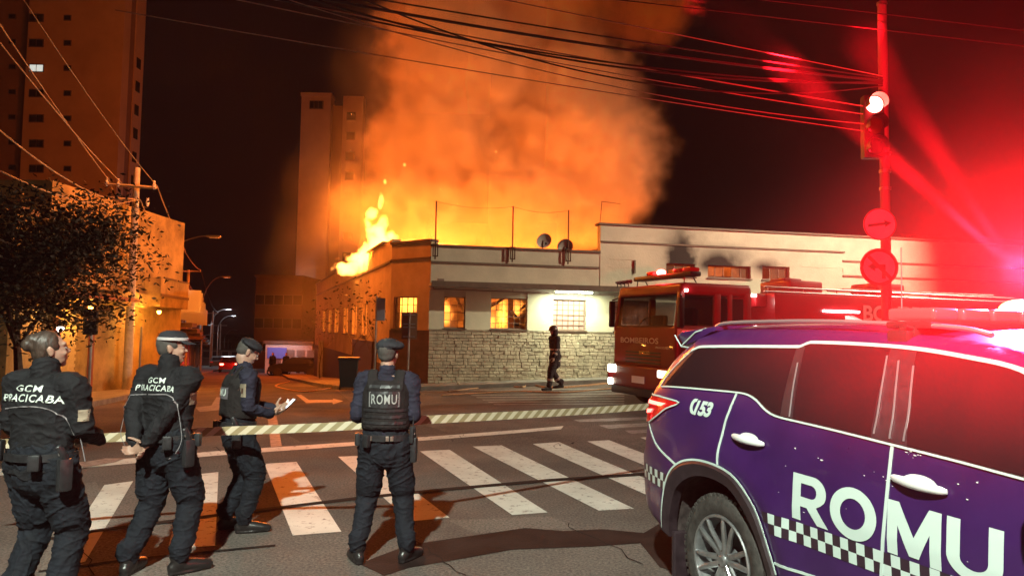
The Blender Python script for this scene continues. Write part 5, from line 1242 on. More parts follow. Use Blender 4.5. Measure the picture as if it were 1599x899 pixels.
while s < seg[-1] - .1:
    rows = []
    for j in range(4):
        v = -hh + 2 * hh * j / 3; rows.append([(lambda a, u: a + u * v)(*tape_at(s + x + .085 * (j / 3))) for x in (0, w2 / 2, w2)])
    flat = [p for r_ in rows for p in r_]
    mbt.add(flat, [(j * 3 + i, j * 3 + i + 1, (j + 1) * 3 + i + 1, (j + 1) * 3 + i) for j in range(3) for i in range(2)], k % 2); s += w2; k += 1
tape = mbt.build('barrier_tape', [mat('tape white', (.58, .50, .36), .6), mat('tape faded stripe', (.30, .23, .12), .6)], smooth=True, fixn=False, angle=None)
tag(tape, 'pale striped barrier tape stretched across the road past the officers', 'barrier tape')
# ---------------------------------------------------------------- vehicles far down the street
def small_car(label, loc, rz, colr, tail=False, group='cars far down the street'):
    t = thing('parked_car', label, 'car', loc, rz, group)
    pr = [(-2.0, .35), (-2.05, .75), (-1.9, .95), (-1.55, 1.0), (-1.1, 1.4), (.3, 1.45), (1.0, 1.0), (1.8, .85), (2.05, .65), (2.05, .35)]
    mb = MB(); vs = []
    for y, k in ((-.82, .97), (-.84, 1), (.84, 1), (.82, .97)):
        for (x, z) in pr: vs.append((x * (k if abs(y) < .83 else 1), y * (1 if z < 1.05 else .78), z))
    n_ = len(pr); mb.add(vs, [(i * n_ + j, i * n_ + (j + 1) % n_, (i + 1) * n_ + (j + 1) % n_, (i + 1) * n_ + j) for i in range(3) for j in range(n_)] + [tuple(range(n_)), tuple(3 * n_ + j for j in range(n_))])
    mb.build('body', colr, t)
    for s in (-1, 1):
        mb = MB(); mb.add([(-1.35, s * .77, 1.05), (.75, s * .77, 1.05), (.25, s * .665, 1.38), (-1.05, s * .665, 1.38)], [(0, 1, 2, 3)]); mb.build('side_window', m_glass, t)
        for x in (-1.25, 1.3): MB().lathe([(0, -.1), (.2, -.1), (.31, -.08), (.31, .1), (0, .1)], 'Y', (x, s * .78, .31), 16).build('wheel', m_tyre, t)
        MB().cbox((-2.05, s * .62, .8), (.08, .3, .14)).build('tail_lamp', mat('lit tail lamp', (1, .1, .1), .3, emis=((1, .05, .03), 45 if tail else .2)), t)
    MB().add([(-1.62, -.6, 1.03), (-1.62, .6, 1.03), (-1.17, .55, 1.38), (-1.17, -.55, 1.38)], [(0, 1, 2, 3)]).build('rear_window', m_glass, t)
    return t
def onroad(px, Y): a = D(px, 560, Y); return (a.x, Y, gz(a.x, Y))
up_ = math.atan2(WU.y, WU.x)
c = small_car('car with glowing red tail lamps waiting down the street', onroad(359, 68), up_, mat('dark red car', (.1, .02, .02), .3), True)
light('tail_glow', 'POINT', (-2.6, -.5, .9), RED, 90, .1, parent=c)
small_car('dark parked car in front of the white shop', onroad(466, 57), up_ + 1.2, mat('black car', (.02, .02, .025), .3))
small_car('pale parked car at the end of the dark plinth', onroad(487, 62), up_ + .2, mat('grey car', (.35, .34, .33), .3))
small_car('small grey car beyond the red tail lamps', onroad(340, 95), up_, mat('grey van', (.2, .2, .2), .3))
mk = thing('motorbike', 'dark motorbike standing beside the white shop', 'motorbike', onroad(436, 58), .4)
for x in (-.6, .6): MB().lathe([(.22, -.05), (.3, -.06), (.3, .06), (.22, .05)], 'Y', (x, 0, .3), 18).build('wheel', m_tyre, mk)
mb = MB(); mb.tube([(-.6, 0, .3), (-.2, 0, .6), (.3, 0, .75), (.62, 0, .3)], .05, 8); mb.bbox((.1, 0, .8), (.45, .26, .22), .08); mb.build('frame', m_black, mk)
MB().bbox((-.35, 0, .82), (.6, .24, .1), .04).build('seat', m_black, mk); mb = MB(); mb.tube([(.4, -.3, 1.05), (.42, 0, 1.0), (.4, .3, 1.05)], .02, 6); mb.rod((.42, 0, 1.0), (.6, 0, .4), .03); mb.build('handlebar', m_steel, mk)
# ---------------------------------------------------------------- people
m_skin = mat('skin', (.34, .20, .145), .55, var=.1, vscale=20)
m_hair = mat('dark brown hair', (.045, .028, .02), .5, var=.4, vscale=60, bump=.003, bscale=90, stretch=(1, 1, .2))
m_hairgrey = mat('cropped grey hair', (.055, .047, .042), .8)
def cloth(name, c, r=.85): return mat(name, c, r, var=.35, vscale=9, bump=.012, bscale=16, spec=.25)
m_jacket = cloth('black jacket cloth', (.010, .010, .012)); m_trous = cloth('dark navy trouser cloth', (.009, .011, .016)); m_vest = cloth('black vest nylon', (.013, .011, .011))
m_shirt = cloth('navy uniform cloth', (.019, .019, .033)); m_boot = mat('black boot leather', (.018, .016, .016), .35, bump=.002, bscale=50)
m_cap = cloth('black cap cloth', (.02, .02, .024)); m_band = mat('chequered cap band', (.45, .42, .42), .5); m_printw = mat('silver print', (.55, .60, .56), .4)
m_piping = mat('grey reflective piping', (.22, .20, .21), .5); m_gear = mat('black duty gear', (.02, .02, .022), .4, var=.3, vscale=30); m_metal = mat('buckle metal', (.55, .52, .45), .3, .9)
m_patch = mat('cream arm patch', (.26, .21, .15), .8); m_badge = mat('dark emblem', (.08, .03, .02), .6); m_ff = cloth('firefighter coat', (.035, .026, .03)); m_ffband = mat('reflective tape', (.40, .30, .27), .5); m_helm = mat('dark helmet', (.07, .035, .03), .3, coat=.4)
def rem(mb, voxel, name, m, parent, disp=None, it=4):
    me = bpy.data.meshes.new(name); me.from_pydata([tuple(v) for v in mb.v], [], mb.f)
    bm = bmesh.new(); bm.from_mesh(me); bmesh.ops.recalc_face_normals(bm, faces=bm.faces); bm.to_mesh(me); bm.free()
    o = bpy.data.objects.new(name, me); COL.objects.link(o)
    r = o.modifiers.new('r', 'REMESH'); r.mode = 'VOXEL'; r.voxel_size = voxel
    s = o.modifiers.new('s', 'SMOOTH'); s.iterations = it; s.factor = .5
    dg = bpy.context.evaluated_depsgraph_get(); me2 = bpy.data.meshes.new_from_object(o.evaluated_get(dg)); bpy.data.objects.remove(o); bpy.data.meshes.remove(me)
    me2.name = name
    if disp:
        ns = [v.normal.copy() for v in me2.vertices]
        for v, n_ in zip(me2.vertices, ns): v.co += n_ * disp(v.co)
    me2.materials.clear(); me2.materials.append(m); me2.shade_smooth(); me2.update()
    return link(name, me2, parent)
def folds(amp, seed=0, fx=5, fz=13):
    o = Vector((seed * 7.3, seed * 3.1, seed))
    def f(p):
        wv = 1.2 * noise.noise(p * 4 + o)
        a = noise.noise(Vector((p.x * fx + wv, p.y * fx, p.z * fz + wv)) + o); c = noise.noise(Vector((p.x * fx * 2 + wv, p.y * fx * 2, p.z * fz * 2.3)) + o * 2); b = noise.noise(p * 4 + o)
        r1 = max(0, 1 - abs(a) * 5) ** 1.5; r2 = max(0, 1 - abs(c) * 5) ** 1.5
        return amp * (r1 * .9 + r2 * .5 + b * .35 - .3)
    return f
def ik(S, Wt, l1, l2, pole):
    S, Wt, pole = Vector(S), Vector(Wt), Vector(pole); d = Wt - S; L = min(d.length, (l1 + l2) * .999); u = d.normalized()
    a = (l1 * l1 - l2 * l2 + L * L) / (2 * L); h = math.sqrt(max(0, l1 * l1 - a * a)); n = pole - u * pole.dot(u); n.normalize(); return S + u * a + n * h, S + u * L
def hand_mesh(mb, Wt, d, n, side, curl=.5, k=1.0):
    """palm and five fingers; d: finger direction, n: the way the palm faces, side: +1 thumb along d x n"""
    Wt, d, n = Vector(Wt), Vector(d).normalized(), Vector(n); n = (n - d * n.dot(d)).normalized(); s = d.cross(n) * side
    mb.tube([Wt - d * .02 * k, Wt + d * .02 * k, Wt + d * .055 * k, Wt + d * .088 * k], [(.026 * k, .019 * k), (.034 * k, .017 * k), (.040 * k, .015 * k), (.038 * k, .011 * k)], 12, ref=s, round_=1)
    for i, (o_, ln) in enumerate(((.029, .92), (.010, 1.02), (-.010, .95), (-.028, .78))):
        p = Wt + d * (.085 - abs(o_) * .12) * k + s * o_ * k; a = .15; pts = [p]
        for L, c_ in ((.040, .35), (.026, 1.1), (.020, .7)):
            a += curl * c_; p = p + (d * math.cos(a) + n * math.sin(a)) * L * ln * k; pts.append(p)
        mb.tube(pts, [.0098 * k, .0092 * k, .0083 * k, .007 * k], 8, round_=1)
    p = Wt + d * .025 * k + s * .030 * k; pts = [p]; td = (d * .55 + s * .75 + n * .35).normalized()
    for L, c_ in ((.036, 0), (.028, .35), (.022, .7)): td = (td + d * c_ * .6 + n * .25 * curl).normalized(); p = p + td * L * k; pts.append(p)
    mb.tube(pts, [.0135 * k, .0115 * k, .0105 * k, .0085 * k], 8, round_=1)

def person(label, loc, yaw, S=1.0, feet=((-.12, 0, 0), (.12, 0, 0)), wr=None, hd=None, head=(0, 0), outfit='jacket', hat='cap', lean=(0, 0), seed=0, gear=True, cat='person', low=False, knee=(0, 1, 0), elb=None, curl=.6, wide=1.06):
    """origin between the feet; x right, y forward; wr: wrists, hd: hand directions and palm normals"""
    t = thing('person', label, cat, loc, yaw); t.scale = (S * wide, S * wide, S)
    vx = 1.7 if low else 1.0
    lx, ly = lean
    hip = Vector((0, 0, .95)); chest = Vector((lx * .6, ly * .6, 1.30)); neck = Vector((lx, ly, 1.49)); hc = Vector((lx * 1.15, ly * 1.2 + .02, 1.635))
    HM = Matrix.Translation(hc) @ Matrix.Diagonal((1 / wide, 1 / wide, 1, 1)) @ Matrix.Rotation(head[0], 4, 'Z') @ Matrix.Rotation(-head[1], 4, 'X')
    sh = [Vector((lx + s * .185, ly * .95, 1.425)) for s in (-1, 1)]
    wr = wr or [(-.27, .05, .84), (.27, .05, .84)]; elb = elb or [(-.7, -1, -.2), (.7, -1, -.2)]
    hd = hd or [((0, .1, -1), (.9, .3, 0)), ((0, .1, -1), (-.9, .3, 0))]
    arms = [ik(sh[i], wr[i], .285, .26, elb[i]) for i in (0, 1)]
    hips = [Vector((-.092, 0, .92)), Vector((.092, 0, .92))]
    legs = []
    for i in (0, 1):
        an = Vector((feet[i][0], feet[i][1] - .02, .10 + (feet[i][3] if len(feet[i]) > 3 else 0))); kn, an2 = ik(hips[i], an, .435, .42, knee); legs.append((kn, an))
    # ---- the body, one continuous skin
    b = MB()
    def hb(c, r, **k): b.ball(c, r, M=HM, nu=14, nv=10, **k)
    hb((0, -.012, .028), (.073, .092, .088)); hb((0, .02, -.02), (.062, .074, .085)); hb((0, .034, -.062), (.050, .052, .045)); hb((0, .062, -.088), (.022, .024, .022))
    hb((0, .072, .035), (.050, .022, .018)); hb((-.03, .070, -.025), (.022, .020, .018)); hb((.03, .070, -.025), (.022, .020, .018)); hb((0, .082, -.058), (.022, .014, .011))
    b.tube([HM @ Vector(q) for q in ((0, .084, .026), (0, .094, .002), (0, .101, -.018))], [(.009, .009), (.010, .010), (.014, .010)], 8, round_=1)
    for s in (-1, 1): hb((s * .074, -.005, -.008), (.010, .019, .031)); hb((s * .081, -.012, .006), (.006, .016, .022))
    b.tube([neck - Vector((0, 0, .07)), neck + Vector((0, 0, .02)), HM @ Vector((0, -.02, -.06))], [(.075, .065), (.056, .058), (.056, .060)], 14, round_=1)
    b.tube([hip - Vector((0, 0, .08)), hip + Vector((0, 0, .12)), chest, chest + Vector((lx * .2, ly * .2, .12))], [(.13, .09), (.12, .085), (.14, .095), (.11, .075)], 16, round_=1)
    for i in (0, 1):
        b.tube([sh[i] * .9 + chest * .1, arms[i][0], arms[i][1]], [.04, .034, .026], 10, round_=1); b.tube([hips[i], legs[i][0], legs[i][1], legs[i][1] - Vector((0, 0, .04))], [.075, .048, .035, .035], 10, round_=1)
        hand_mesh(b, arms[i][1], hd[i][0], hd[i][1], -1 if i == 0 else 1, curl)
    rem(b, .0065 * vx, 'body', m_skin, t, it=2)
    if not low:
        for s in (-1, 1): MB().ball((s * .028, .083, .008), (.010, .008, .007), M=HM, nu=10, nv=6).build('eye', m_chrome if 0 else mat_eye, t, smooth=True)
    # ---- trousers and boots
    for i in (0, 1): pass
    b = MB(); b.tube([hip - Vector((0, 0, .10)), hip - Vector((0, 0, .02)), hip + Vector((0, 0, .10))], [(.17, .13), (.195, .14), (.175, .125)], 18, round_=1)
    for i in (0, 1):
        kn, an = legs[i]; h0 = hips[i]; s = (-1, 1)[i]
        q = [h0 + Vector((s * .008, -.005, .02)), h0.lerp(kn, .35), h0.lerp(kn, .8), kn, kn.lerp(an, .3), kn.lerp(an, .7), an + Vector((0, .0, .10)), an + Vector((0, .005, .03))]
        b.tube(spline(q, 3), [(lerp_t([(0, .115), (.25, .108), (.45, .086), (.6, .078), (.75, .071), (.9, .072), (1, .066)], j / 21),) * 2 for j in range(22)], 16, round_=1)
        if outfit != 'ff' : b.tube([h0.lerp(kn, .50) + Vector((s * .078, 0, 0)), h0.lerp(kn, .85) + Vector((s * .07, 0, 0))], [(.022, .07), (.024, .07)], 8, round_=1)
    rem(b, .0075 * vx, 'trousers', m_trous if outfit != 'ff' else m_ff, t, folds(.010, seed, 7, 11), 3)
    for i in (0, 1):
        an = legs[i][1]; a = feet[i][2] if len(feet[i]) > 2 else 0; R_ = Matrix.Translation((an.x, an.y + .02, an.z - .10)) @ Matrix.Rotation(a, 4, 'Z')
        b = MB(); b.tube([R_ @ Vector(p) for p in ((0, -.025, .13), (0, -.02, .11), (0, -.015, .08))], [(.052, .058), (.048, .055), (.05, .06)], 14, round_=1)
        b.tube([R_ @ Vector(p) for p in ((0, -.055, .052), (0, .0, .060), (0, .07, .055), (0, .14, .045), (0, .185, .040))], [(.040, .045), (.042, .050), (.047, .045), (.048, .037), (.036, .028)], 14, round_=1)
        b.tube([R_ @ Vector(p) for p in ((0, -.075, .014), (0, .05, .014), (0, .19, .016))], [(.036, .013), (.046, .013), (.040, .013)], 12, round_=1)
        rem(b, .009 * vx, 'boot', m_boot, t, it=2)
    # ---- jacket / shirt
    mj = {'jacket': m_jacket, 'vest': m_shirt, 'ff': m_ff}[outfit]; fat = 1.0 if outfit == 'vest' else 1.1
    b = MB(); hem = .90 if outfit == 'jacket' else (.72 if outfit == 'ff' else .98)
    tor = [Vector((0, 0, hem)), hip + Vector((0, 0, .07)), hip.lerp(chest, .5) + Vector((0, 0, .03)), chest + Vector((0, .005, 0)), Vector((lx, ly, 1.42)), neck - Vector((0, 0, .025))]
    rr_ = [(.185 * fat * .96, .135), (.165 * fat, .120), (.170 * fat, .125), (.195 * fat, .135), (.165 * fat, .105), (.075, .07)]
    b.tube(spline(tor, 4), [lerp2(rr_, j / 4) for j in range(21)], 24, round_=1)
    for i in (0, 1):
        S0_, E_, Wr = sh[i], arms[i][0], arms[i][1]; s = (-1, 1)[i]
        q = [Vector((lx + s * .10, ly, 1.425)), S0_ + Vector((0, 0, -.005)), S0_.lerp(E_, .5), E_, E_.lerp(Wr, .5), Wr - (Wr - E_).normalized() * .02]
        b.tube(spline(q, 4), [(lerp_t([(0, .075), (.2, .076 * fat), (.4, .062 * fat), (.6, .056 * fat), (.8, .050 * fat), (1, .042)], j / 20),) * 2 for j in range(21)], 16, round_=1)
    if outfit != 'vest': b.tube([neck - Vector((0, 0, .05)), neck + Vector((0, -.005, .055))], [(.085, .08), (.072, .07)], 16, round_=1)
    else: b.tube([neck - Vector((0, 0, .05)), neck + Vector((0, -.005, .02))], [(.08, .075), (.066, .064)], 16, round_=1)
    jk = rem(b, .0075 * vx, 'jacket' if outfit == 'jacket' else ('coat' if outfit == 'ff' else 'shirt'), mj, t, folds(.010, seed + 3, 6, 9), 3)
    cover = jk
    if outfit == 'vest':
        b = MB(); q = [Vector((0, 0, 1.04)), hip.lerp(chest, .5) + Vector((0, 0, .03)), chest + Vector((0, 0, .03)), chest + Vector((lx * .2, ly * .2, .12))]
        b.tube(spline(q, 4), [lerp2([(.190, .155), (.195, .160), (.200, .165), (.150, .135)], j / 4) for j in range(13)], 28, round_=0)
        for s in (-1, 1): b.tube([Vector((lx + s * .10, ly - .13, 1.36)), Vector((lx + s * .11, ly - .05, 1.50)), Vector((lx + s * .10, ly + .10, 1.38))], [(.045, .02)] * 3, 10, round_=1)
        vest = rem(b, .009 * vx, 'vest', m_vest, t, folds(.004, seed + 5, 9, 6), 2); cover = vest
    t['_cover'] = 0
    return t, cover, dict(HM=HM, arms=arms, legs=legs, hip=hip, chest=chest, neck=neck, sh=sh, jacket=jk)
def lerp2(tab, x):
    i = min(int(x), len(tab) - 2); k = x - i; return tuple(a + (b - a) * k for a, b in zip(tab[i], tab[i + 1]))
mat_eye = mat('eye', (.25, .22, .2), .2)
def bvh_of(o): me = o.data; return BVHTree.FromPolygons([v.co for v in me.vertices], [tuple(p.vertices) for p in me.polygons])
def decal(name, vs, fs, o, M, m, parent, lift=.004, reach=.6):
    """lays a flat shape on a garment: M maps (x, y, 0) to a plane beside it, -Z of M looks at the garment"""
    bv = bvh_of(o); dirn = -(M.to_3x3() @ Vector((0, 0, 1))).normalized(); out = []; last = None
    for (x, y) in vs:
        p = M @ Vector((x, y, 0)); hit = bv.ray_cast(p, dirn, reach)
        d_ = (hit[0] - p).length if hit[0] is not None else (last if last is not None else .2)
        last = d_; out.append(d_)
    mb = MB(); mb.add([M @ Vector((x, y, 0)) + dirn * (d_ - lift) for (x, y), d_ in zip(vs, out)], fs); return mb.build(name, m, parent, fixn=False)
def back_frame(z, x=0, y=-.5, yaw=0., tilt=0.):                     # looking at the back: X to the right, Y up, Z towards the viewer
    return Matrix.Rotation(yaw, 4, 'Z') @ Matrix.Translation((x, y, z)) @ Matrix.Rotation(PI / 2 + tilt, 4, 'X')
def grid_poly(x0, x1, y0, y1, nx=8, ny=6):
    return [(x0 + (x1 - x0) * i / nx, y0 + (y1 - y0) * j / ny) for j in range(ny + 1) for i in range(nx + 1)], [(j * (nx + 1) + i, j * (nx + 1) + i + 1, (j + 1) * (nx + 1) + i + 1, (j + 1) * (nx + 1) + i) for j in range(ny) for i in range(nx)]
def strip_poly(line, w_, k=6):
    q = spline(line, k); vs = []
    for i, p in enumerate(q):
        tt = (q[min(i + 1, len(q) - 1)] - q[max(0, i - 1)]).normalized(); vs += [(p.x - tt.y * w_ / 2, p.y + tt.x * w_ / 2), (p.x + tt.y * w_ / 2, p.y - tt.x * w_ / 2)]
    return vs, [(2 * i, 2 * i + 1, 2 * i + 3, 2 * i + 2) for i in range(len(q) - 1)]
def words(name, s, size, width, o, M, m, parent, bold=.03, lift=.006, arc=0.):
    vs, fs, w_ = text2d(s, size, bold, maxlen=.02, spacing=1.15); k = width / w_; decal(name, [(x * k, y - arc * (x * k) ** 2) for x, y in vs], fs, o, M, m, parent, lift)
def belt(t, z=1.0, pouches=(), rx=.185, ry=.142):
    mb = MB(); pts = [(rx * math.cos(a), ry * math.sin(a), z) for a in [2 * PI * i / 32 for i in range(33)]]
    mb.tube(pts, (.007, .024), 6, ref=(0, 0, 1)); mb.v = [tuple(v) for v in mb.v]
    mb2 = MB(); vs = []
    for i in range(33):
        a = 2 * PI * i / 32
        for (dr, dz) in ((0, -.024), (.008, -.024), (.008, .024), (0, .024)): vs.append(((rx + dr) * math.cos(a), (ry + dr) * math.sin(a), z + dz))
    mb2.add(vs, [(i * 4 + j, i * 4 + (j + 1) % 4, (i + 1) * 4 + (j + 1) % 4, (i + 1) * 4 + j) for i in range(32) for j in range(4)]); bl = mb2.build('duty_belt', m_gear, t, smooth=True)
    for (a, kind) in pouches:
        a = math.radians(a); c = Vector(((rx + .03) * math.cos(a), (ry + .03) * math.sin(a), z)); M = Matrix.Translation(c) @ Matrix.Rotation(a, 4, 'Z')
        if kind == 'pouch': MB().bbox((0, 0, -.02), (.04, .06, .10), .012, M=M).build('pouch', m_gear, t, smooth=True)
        if kind == 'buckle': MB().bbox((-.014, 0, 0), (.012, .026, .038), .004, M=M).build('buckle', m_metal, t)
        if kind == 'holster':
            mb = MB(); mb.bbox((.015, 0, -.10), (.05, .075, .20), .018, M=M); mb.tube([M @ Vector(p) for p in ((.02, .0, .0), (.02, -.035, .075))], [(.014, .024), (.013, .022)], 8, round_=1); mb.build('holster', m_gear, t, smooth=True)
            MB().bbox((.022, -.03, .045), (.012, .02, .05), .004, M=M).build('pistol_grip', m_steel, t)
        if kind == 'radio': 
            mb = MB(); mb.bbox((.01, 0, .02), (.035, .055, .13), .01, M=M); mb.rod(M @ Vector((.01, .015, .08)), M @ Vector((.01, .015, .19)), .006); mb.build('radio', m_gear, t, smooth=True)
def cap_hat(t, HM, kind):
    if kind == 'cap':
        mb = MB(); mb.lathe([(0, .135), (.045, .132), (.078, .115), (.094, .085), (.096, .060)], 'Z', n=32, M=HM @ Matrix.Scale(1.12, 4, Vector((0, 1, 0)))); mb.build('cap', m_cap, t, smooth=True)
        mb = MB(); mb.lathe([(.0965, .058), (.099, .060), (.099, .078), (.0955, .081)], 'Z', n=32, M=HM @ Matrix.Scale(1.12, 4, Vector((0, 1, 0)))); mb.build('cap_band', m_band, t, smooth=True)
        mb = MB(); vs = []
        for j, (r, dz) in enumerate(((.095, .058), (.16, .035))):
            for i in range(13): a = math.radians(35 + 110 * i / 12); vs.append(HM @ Vector((.092 * math.cos(a) * (1 if j == 0 else 1.0), (.105 if j == 0 else .108 + .062 * math.sin(a) ** .7) * math.sin(a) ** (1 if j == 0 else .6), dz)))
        mb.add(vs, [(i, i + 1, 14 + i, 13 + i) for i in range(12)]); o = mb.build('visor', m_cap, t, smooth=True); o.modifiers.new('s', 'SOLIDIFY').thickness = .005
    if kind == 'beret':
        b = MB(); b.ball((0, -.005, .075), (.094, .112, .052), M=HM); b.ball((.03, -.005, .088), (.085, .10, .035), M=HM @ Matrix.Rotation(.25, 4, 'Y')); b.tube([HM @ Vector((.082 * math.cos(a), .100 * math.sin(a) - .003, .052)) for a in [2 * PI * i / 24 for i in range(25)]], .011, 8)
        rem(b, .007, 'beret', m_cap, t, folds(.003, 4, 20, 20), 3)
    if kind == 'helmet':
        mb = MB(); mb.lathe([(0, .16), (.05, .155), (.09, .125), (.112, .08), (.118, .04), (.135, .022), (.135, .014), (.110, .02)], 'Z', n=28, M=HM @ Matrix.Scale(1.15, 4, Vector((0, 1, 0)))); mb.build('helmet', m_helm, t, smooth=True)
        b = MB(); b.tube([HM @ Vector((0, -.03, .03)), HM @ Vector((0, -.03, -.12))], [(.095, .085), (.105, .095)], 16); rem(b, .012, 'neck_cover', m_ff, t)
def hair(t, HM, m, bun=False, low=-.05):
    b = MB(); b.ball((0, -.020, .035), (.080, .097, .094), M=HM, nu=20, nv=14); b.ball((0, -.045, -.005), (.070, .065, .075 if bun else .060), M=HM)
    if bun: b.ball((-.0, -.122, .045), (.042, .034, .042), M=HM); b.ball((.0, -.09, .075), (.05, .04, .04), M=HM)
    rem(b, .007, 'hair', m, t, lambda p: .0035 * noise.noise(Vector((p.x * 90, p.y * 25, p.z * 25))) - (.012 if (HM.inverted() @ p).y > .045 else 0), 2)

FT_ = lambda px, py: G(px, py)
# officer with bun, nearest, at the picture's edge
o1, cov, J = person('officer with brown hair in a bun, standing nearest beside the kerb with back turned', Vector((-2.84, 4.55, 0)), math.radians(-14), .965, ((-.14, 0, .1), (.14, .03, -.1)),
    wr=[(-.14, .25, 1.06), (.14, .26, 1.04)], hd=[((1, .1, 0), (0, -.3, -1)), ((-1, .1, 0), (0, -.3, -1))], head=(math.radians(-38), -.10), outfit='jacket', seed=1, wide=1.12, elb=[(-.5, -.5, -1), (.5, -.5, -1)])
hair(o1, J['HM'], m_hair, True)
BF = back_frame
words('back_lettering', 'GCM', .055, .16, cov, BF(1.385), m_printw, o1, .02)
words('back_lettering', 'PIRACICABA', .062, .40, cov, BF(1.325), m_printw, o1, .02, arc=.25)
decal('piping', *strip_poly([(-.21, -.03), (0, 0), (.12, -.01), (.19, -.07), (.24, -.20), (.28, -.34)], .006), cov, BF(1.295), m_piping, o1)
decal('arm_patch', *grid_poly(-.025, .025, -.035, .035), cov, Matrix.Rotation(math.radians(30), 4, 'Z') @ BF(1.24, .235, -.6), m_patch, o1)
belt(o1, .985, ((-20, 'holster'), (-60, 'pouch'), (200, 'radio')), .195, .15)
# officer with cap, hands clasped behind the back
o2, cov, J = person('officer in black cap with pale band, hands clasped behind his back, jacket reads PIRACICABA', Vector((-2.46, 5.36, 0)), math.radians(-20), .965, ((-.15, -.12, .35), (.16, .02, -.45)),
    wr=[(-.07, -.20, .945), (.015, -.215, .925)], hd=[((.75, -.1, -.45), (0, -1, 0)), ((-.85, -.1, -.35), (0, -1, .2))], head=(math.radians(-55), .02), outfit='jacket', seed=2, wide=1.08, elb=[(-1, -.25, -.2), (1, -.25, -.2)], curl=.7)
hair(o2, J['HM'], m_hairgrey); cap_hat(o2, J['HM'], 'cap')
words('back_lettering', 'GCM', .055, .14, cov, BF(1.385), m_printw, o2, .02)
words('back_lettering', 'PIRACICABA', .058, .33, cov, BF(1.33), m_printw, o2, .018, arc=.2)
decal('piping', *strip_poly([(-.20, -.01), (0, .003), (.14, .0), (.19, -.06), (.235, -.24), (.24, -.32), (.20, -.40), (.12, -.46)], .006), cov, BF(1.30), m_piping, o2)
decal('piping', *strip_poly([(-.20, -.01), (-.245, -.2), (-.26, -.30), (-.22, -.38)], .005), cov, BF(1.30), m_piping, o2)
decal('arm_patch', *grid_poly(-.03, .03, -.045, .045), cov, Matrix.Rotation(math.radians(52), 4, 'Z') @ BF(1.27, .14, -.6), m_patch, o2)
belt(o2, .985, ((-12, 'holster'), (25, 'pouch'), (-50, 'pouch'), (195, 'radio')), .195, .15)
# officer with phone
o3, cov, J = person('officer in beret bowing his head over a lit phone behind the barrier tape', Vector((-2.34, 6.42, 0)), math.radians(-58), .93, ((-.10, -.03, .2), (.10, .08, -.2)),
    wr=[(-.05, .32, 1.10), (.09, .27, 1.06)], hd=[((.25, 1, .25), (.6, .1, 1)), ((-.2, 1, .2), (-.6, 0, 1))], head=(math.radians(-8), .50), outfit='vest', seed=3, lean=(0, .04), elb=[(-.5, -1, -.6), (.5, -1, -.6)], curl=.55)
hair(o3, J['HM'], m_hairgrey); cap_hat(o3, J['HM'], 'beret')
decal('vest_panel', *grid_poly(-.12, .12, -.055, .05), cov, BF(1.27), mat('grey hook panel', (.10, .09, .10), .8), o3, .004)
words('vest_lettering', 'ROMU', .085, .20, cov, BF(1.245), m_printw, o3, .03, .007)
aM = Matrix.Rotation(math.radians(82), 4, 'Z') @ BF(1.30, 0, -.6)
decal('arm_patch', *grid_poly(-.045, .04, -.06, .06), J['jacket'], aM, m_patch, o3, .005); decal('arm_emblem', *grid_poly(-.02, .018, -.03, .02), J['jacket'], aM, m_badge, o3, .008)
belt(o3, .985, ((-15, 'holster'), (-100, 'pouch'), (200, 'pouch')), .19, .15)
ph = thing('phone', 'phone with bright screen in the hands of the bowing officer', 'phone', o3.matrix_basis @ Vector((.02, .43, 1.13)), o3.rotation_euler.z)
PM = Matrix.Rotation(.75, 4, 'X')
MB().bbox((0, 0, 0), (.075, .155, .009), .003, M=PM).build('case', m_black, ph); MB().cbox((0, 0, .0052), (.068, .146, .001), M=PM).build('screen', mat('lit phone screen', (.8, .85, .9), .2, emis=((.75, .88, 1), 2.6)), ph)
light('screen_glow', 'AREA', (0, -.03, .03), (.75, .88, 1), .5, .1, parent=ph).rotation_euler = (PI - .4, 0, 0)
# officer in vest, centre
o4, cov, J = person('officer in beret and bulky vest with ROMU on the back, standing with feet apart', Vector((-.94, 5.66, 0)), math.radians(2), .95, ((-.19, -.02, .45), (.19, .02, -.5)),
    wr=[(-.13, .24, 1.14), (.12, .24, 1.12)], hd=[((1, .1, 0), (0, -.3, -1)), ((-1, .1, 0), (0, -.3, -1))], head=(math.radians(-14), -.10), outfit='vest', seed=4, lean=(.0, .03), elb=[(-.45, -.8, -.9), (.45, -.8, -.9)], wide=1.0)
hair(o4, J['HM'], m_hairgrey); cap_hat(o4, J['HM'], 'beret')
decal('vest_panel', *grid_poly(-.125, .125, -.07, .058), cov, BF(1.29), m_gear, o4, .006)
f_ = MB()
decal('panel_border', *strip_poly([(-.115, -.058), (-.115, .05), (-.114, .05), (.114, .05), (.115, .05), (.115, -.058), (.114, -.058), (-.114, -.058), (-.115, -.058)], .006, 1), cov, BF(1.29), mat('grey print', (.22, .22, .22), .6), o4, .009)
words('vest_lettering', 'ROMU', .105, .20, cov, BF(1.252), mat('grey silver print', (.30, .32, .31), .5), o4, .012, .009)
for k in range(4):
    vs, fs = grid_poly(-.17, .17, -.011, .011, 16, 1); decal('webbing', vs, fs, cov, BF(1.20 - k * .048), m_gear, o4, .008)
decal('webbing', *grid_poly(-.12, .12, -.012, .012, 12, 1), cov, BF(1.385), m_gear, o4, .008)
belt(o4, .985, ((-18, 'radio'), (-8, 'holster'), (235, 'pouch'), (197, 'pouch'), (-118, 'buckle'), (-80, 'buckle'), (-70, 'buckle')), .19, .15)
decal('arm_stripe', *grid_poly(.03, .042, -.04, .04, 1, 4), J['jacket'], Matrix.Rotation(math.radians(62), 4, 'Z') @ BF(1.27, .0, -.6), m_whitepaint, o4, .005)
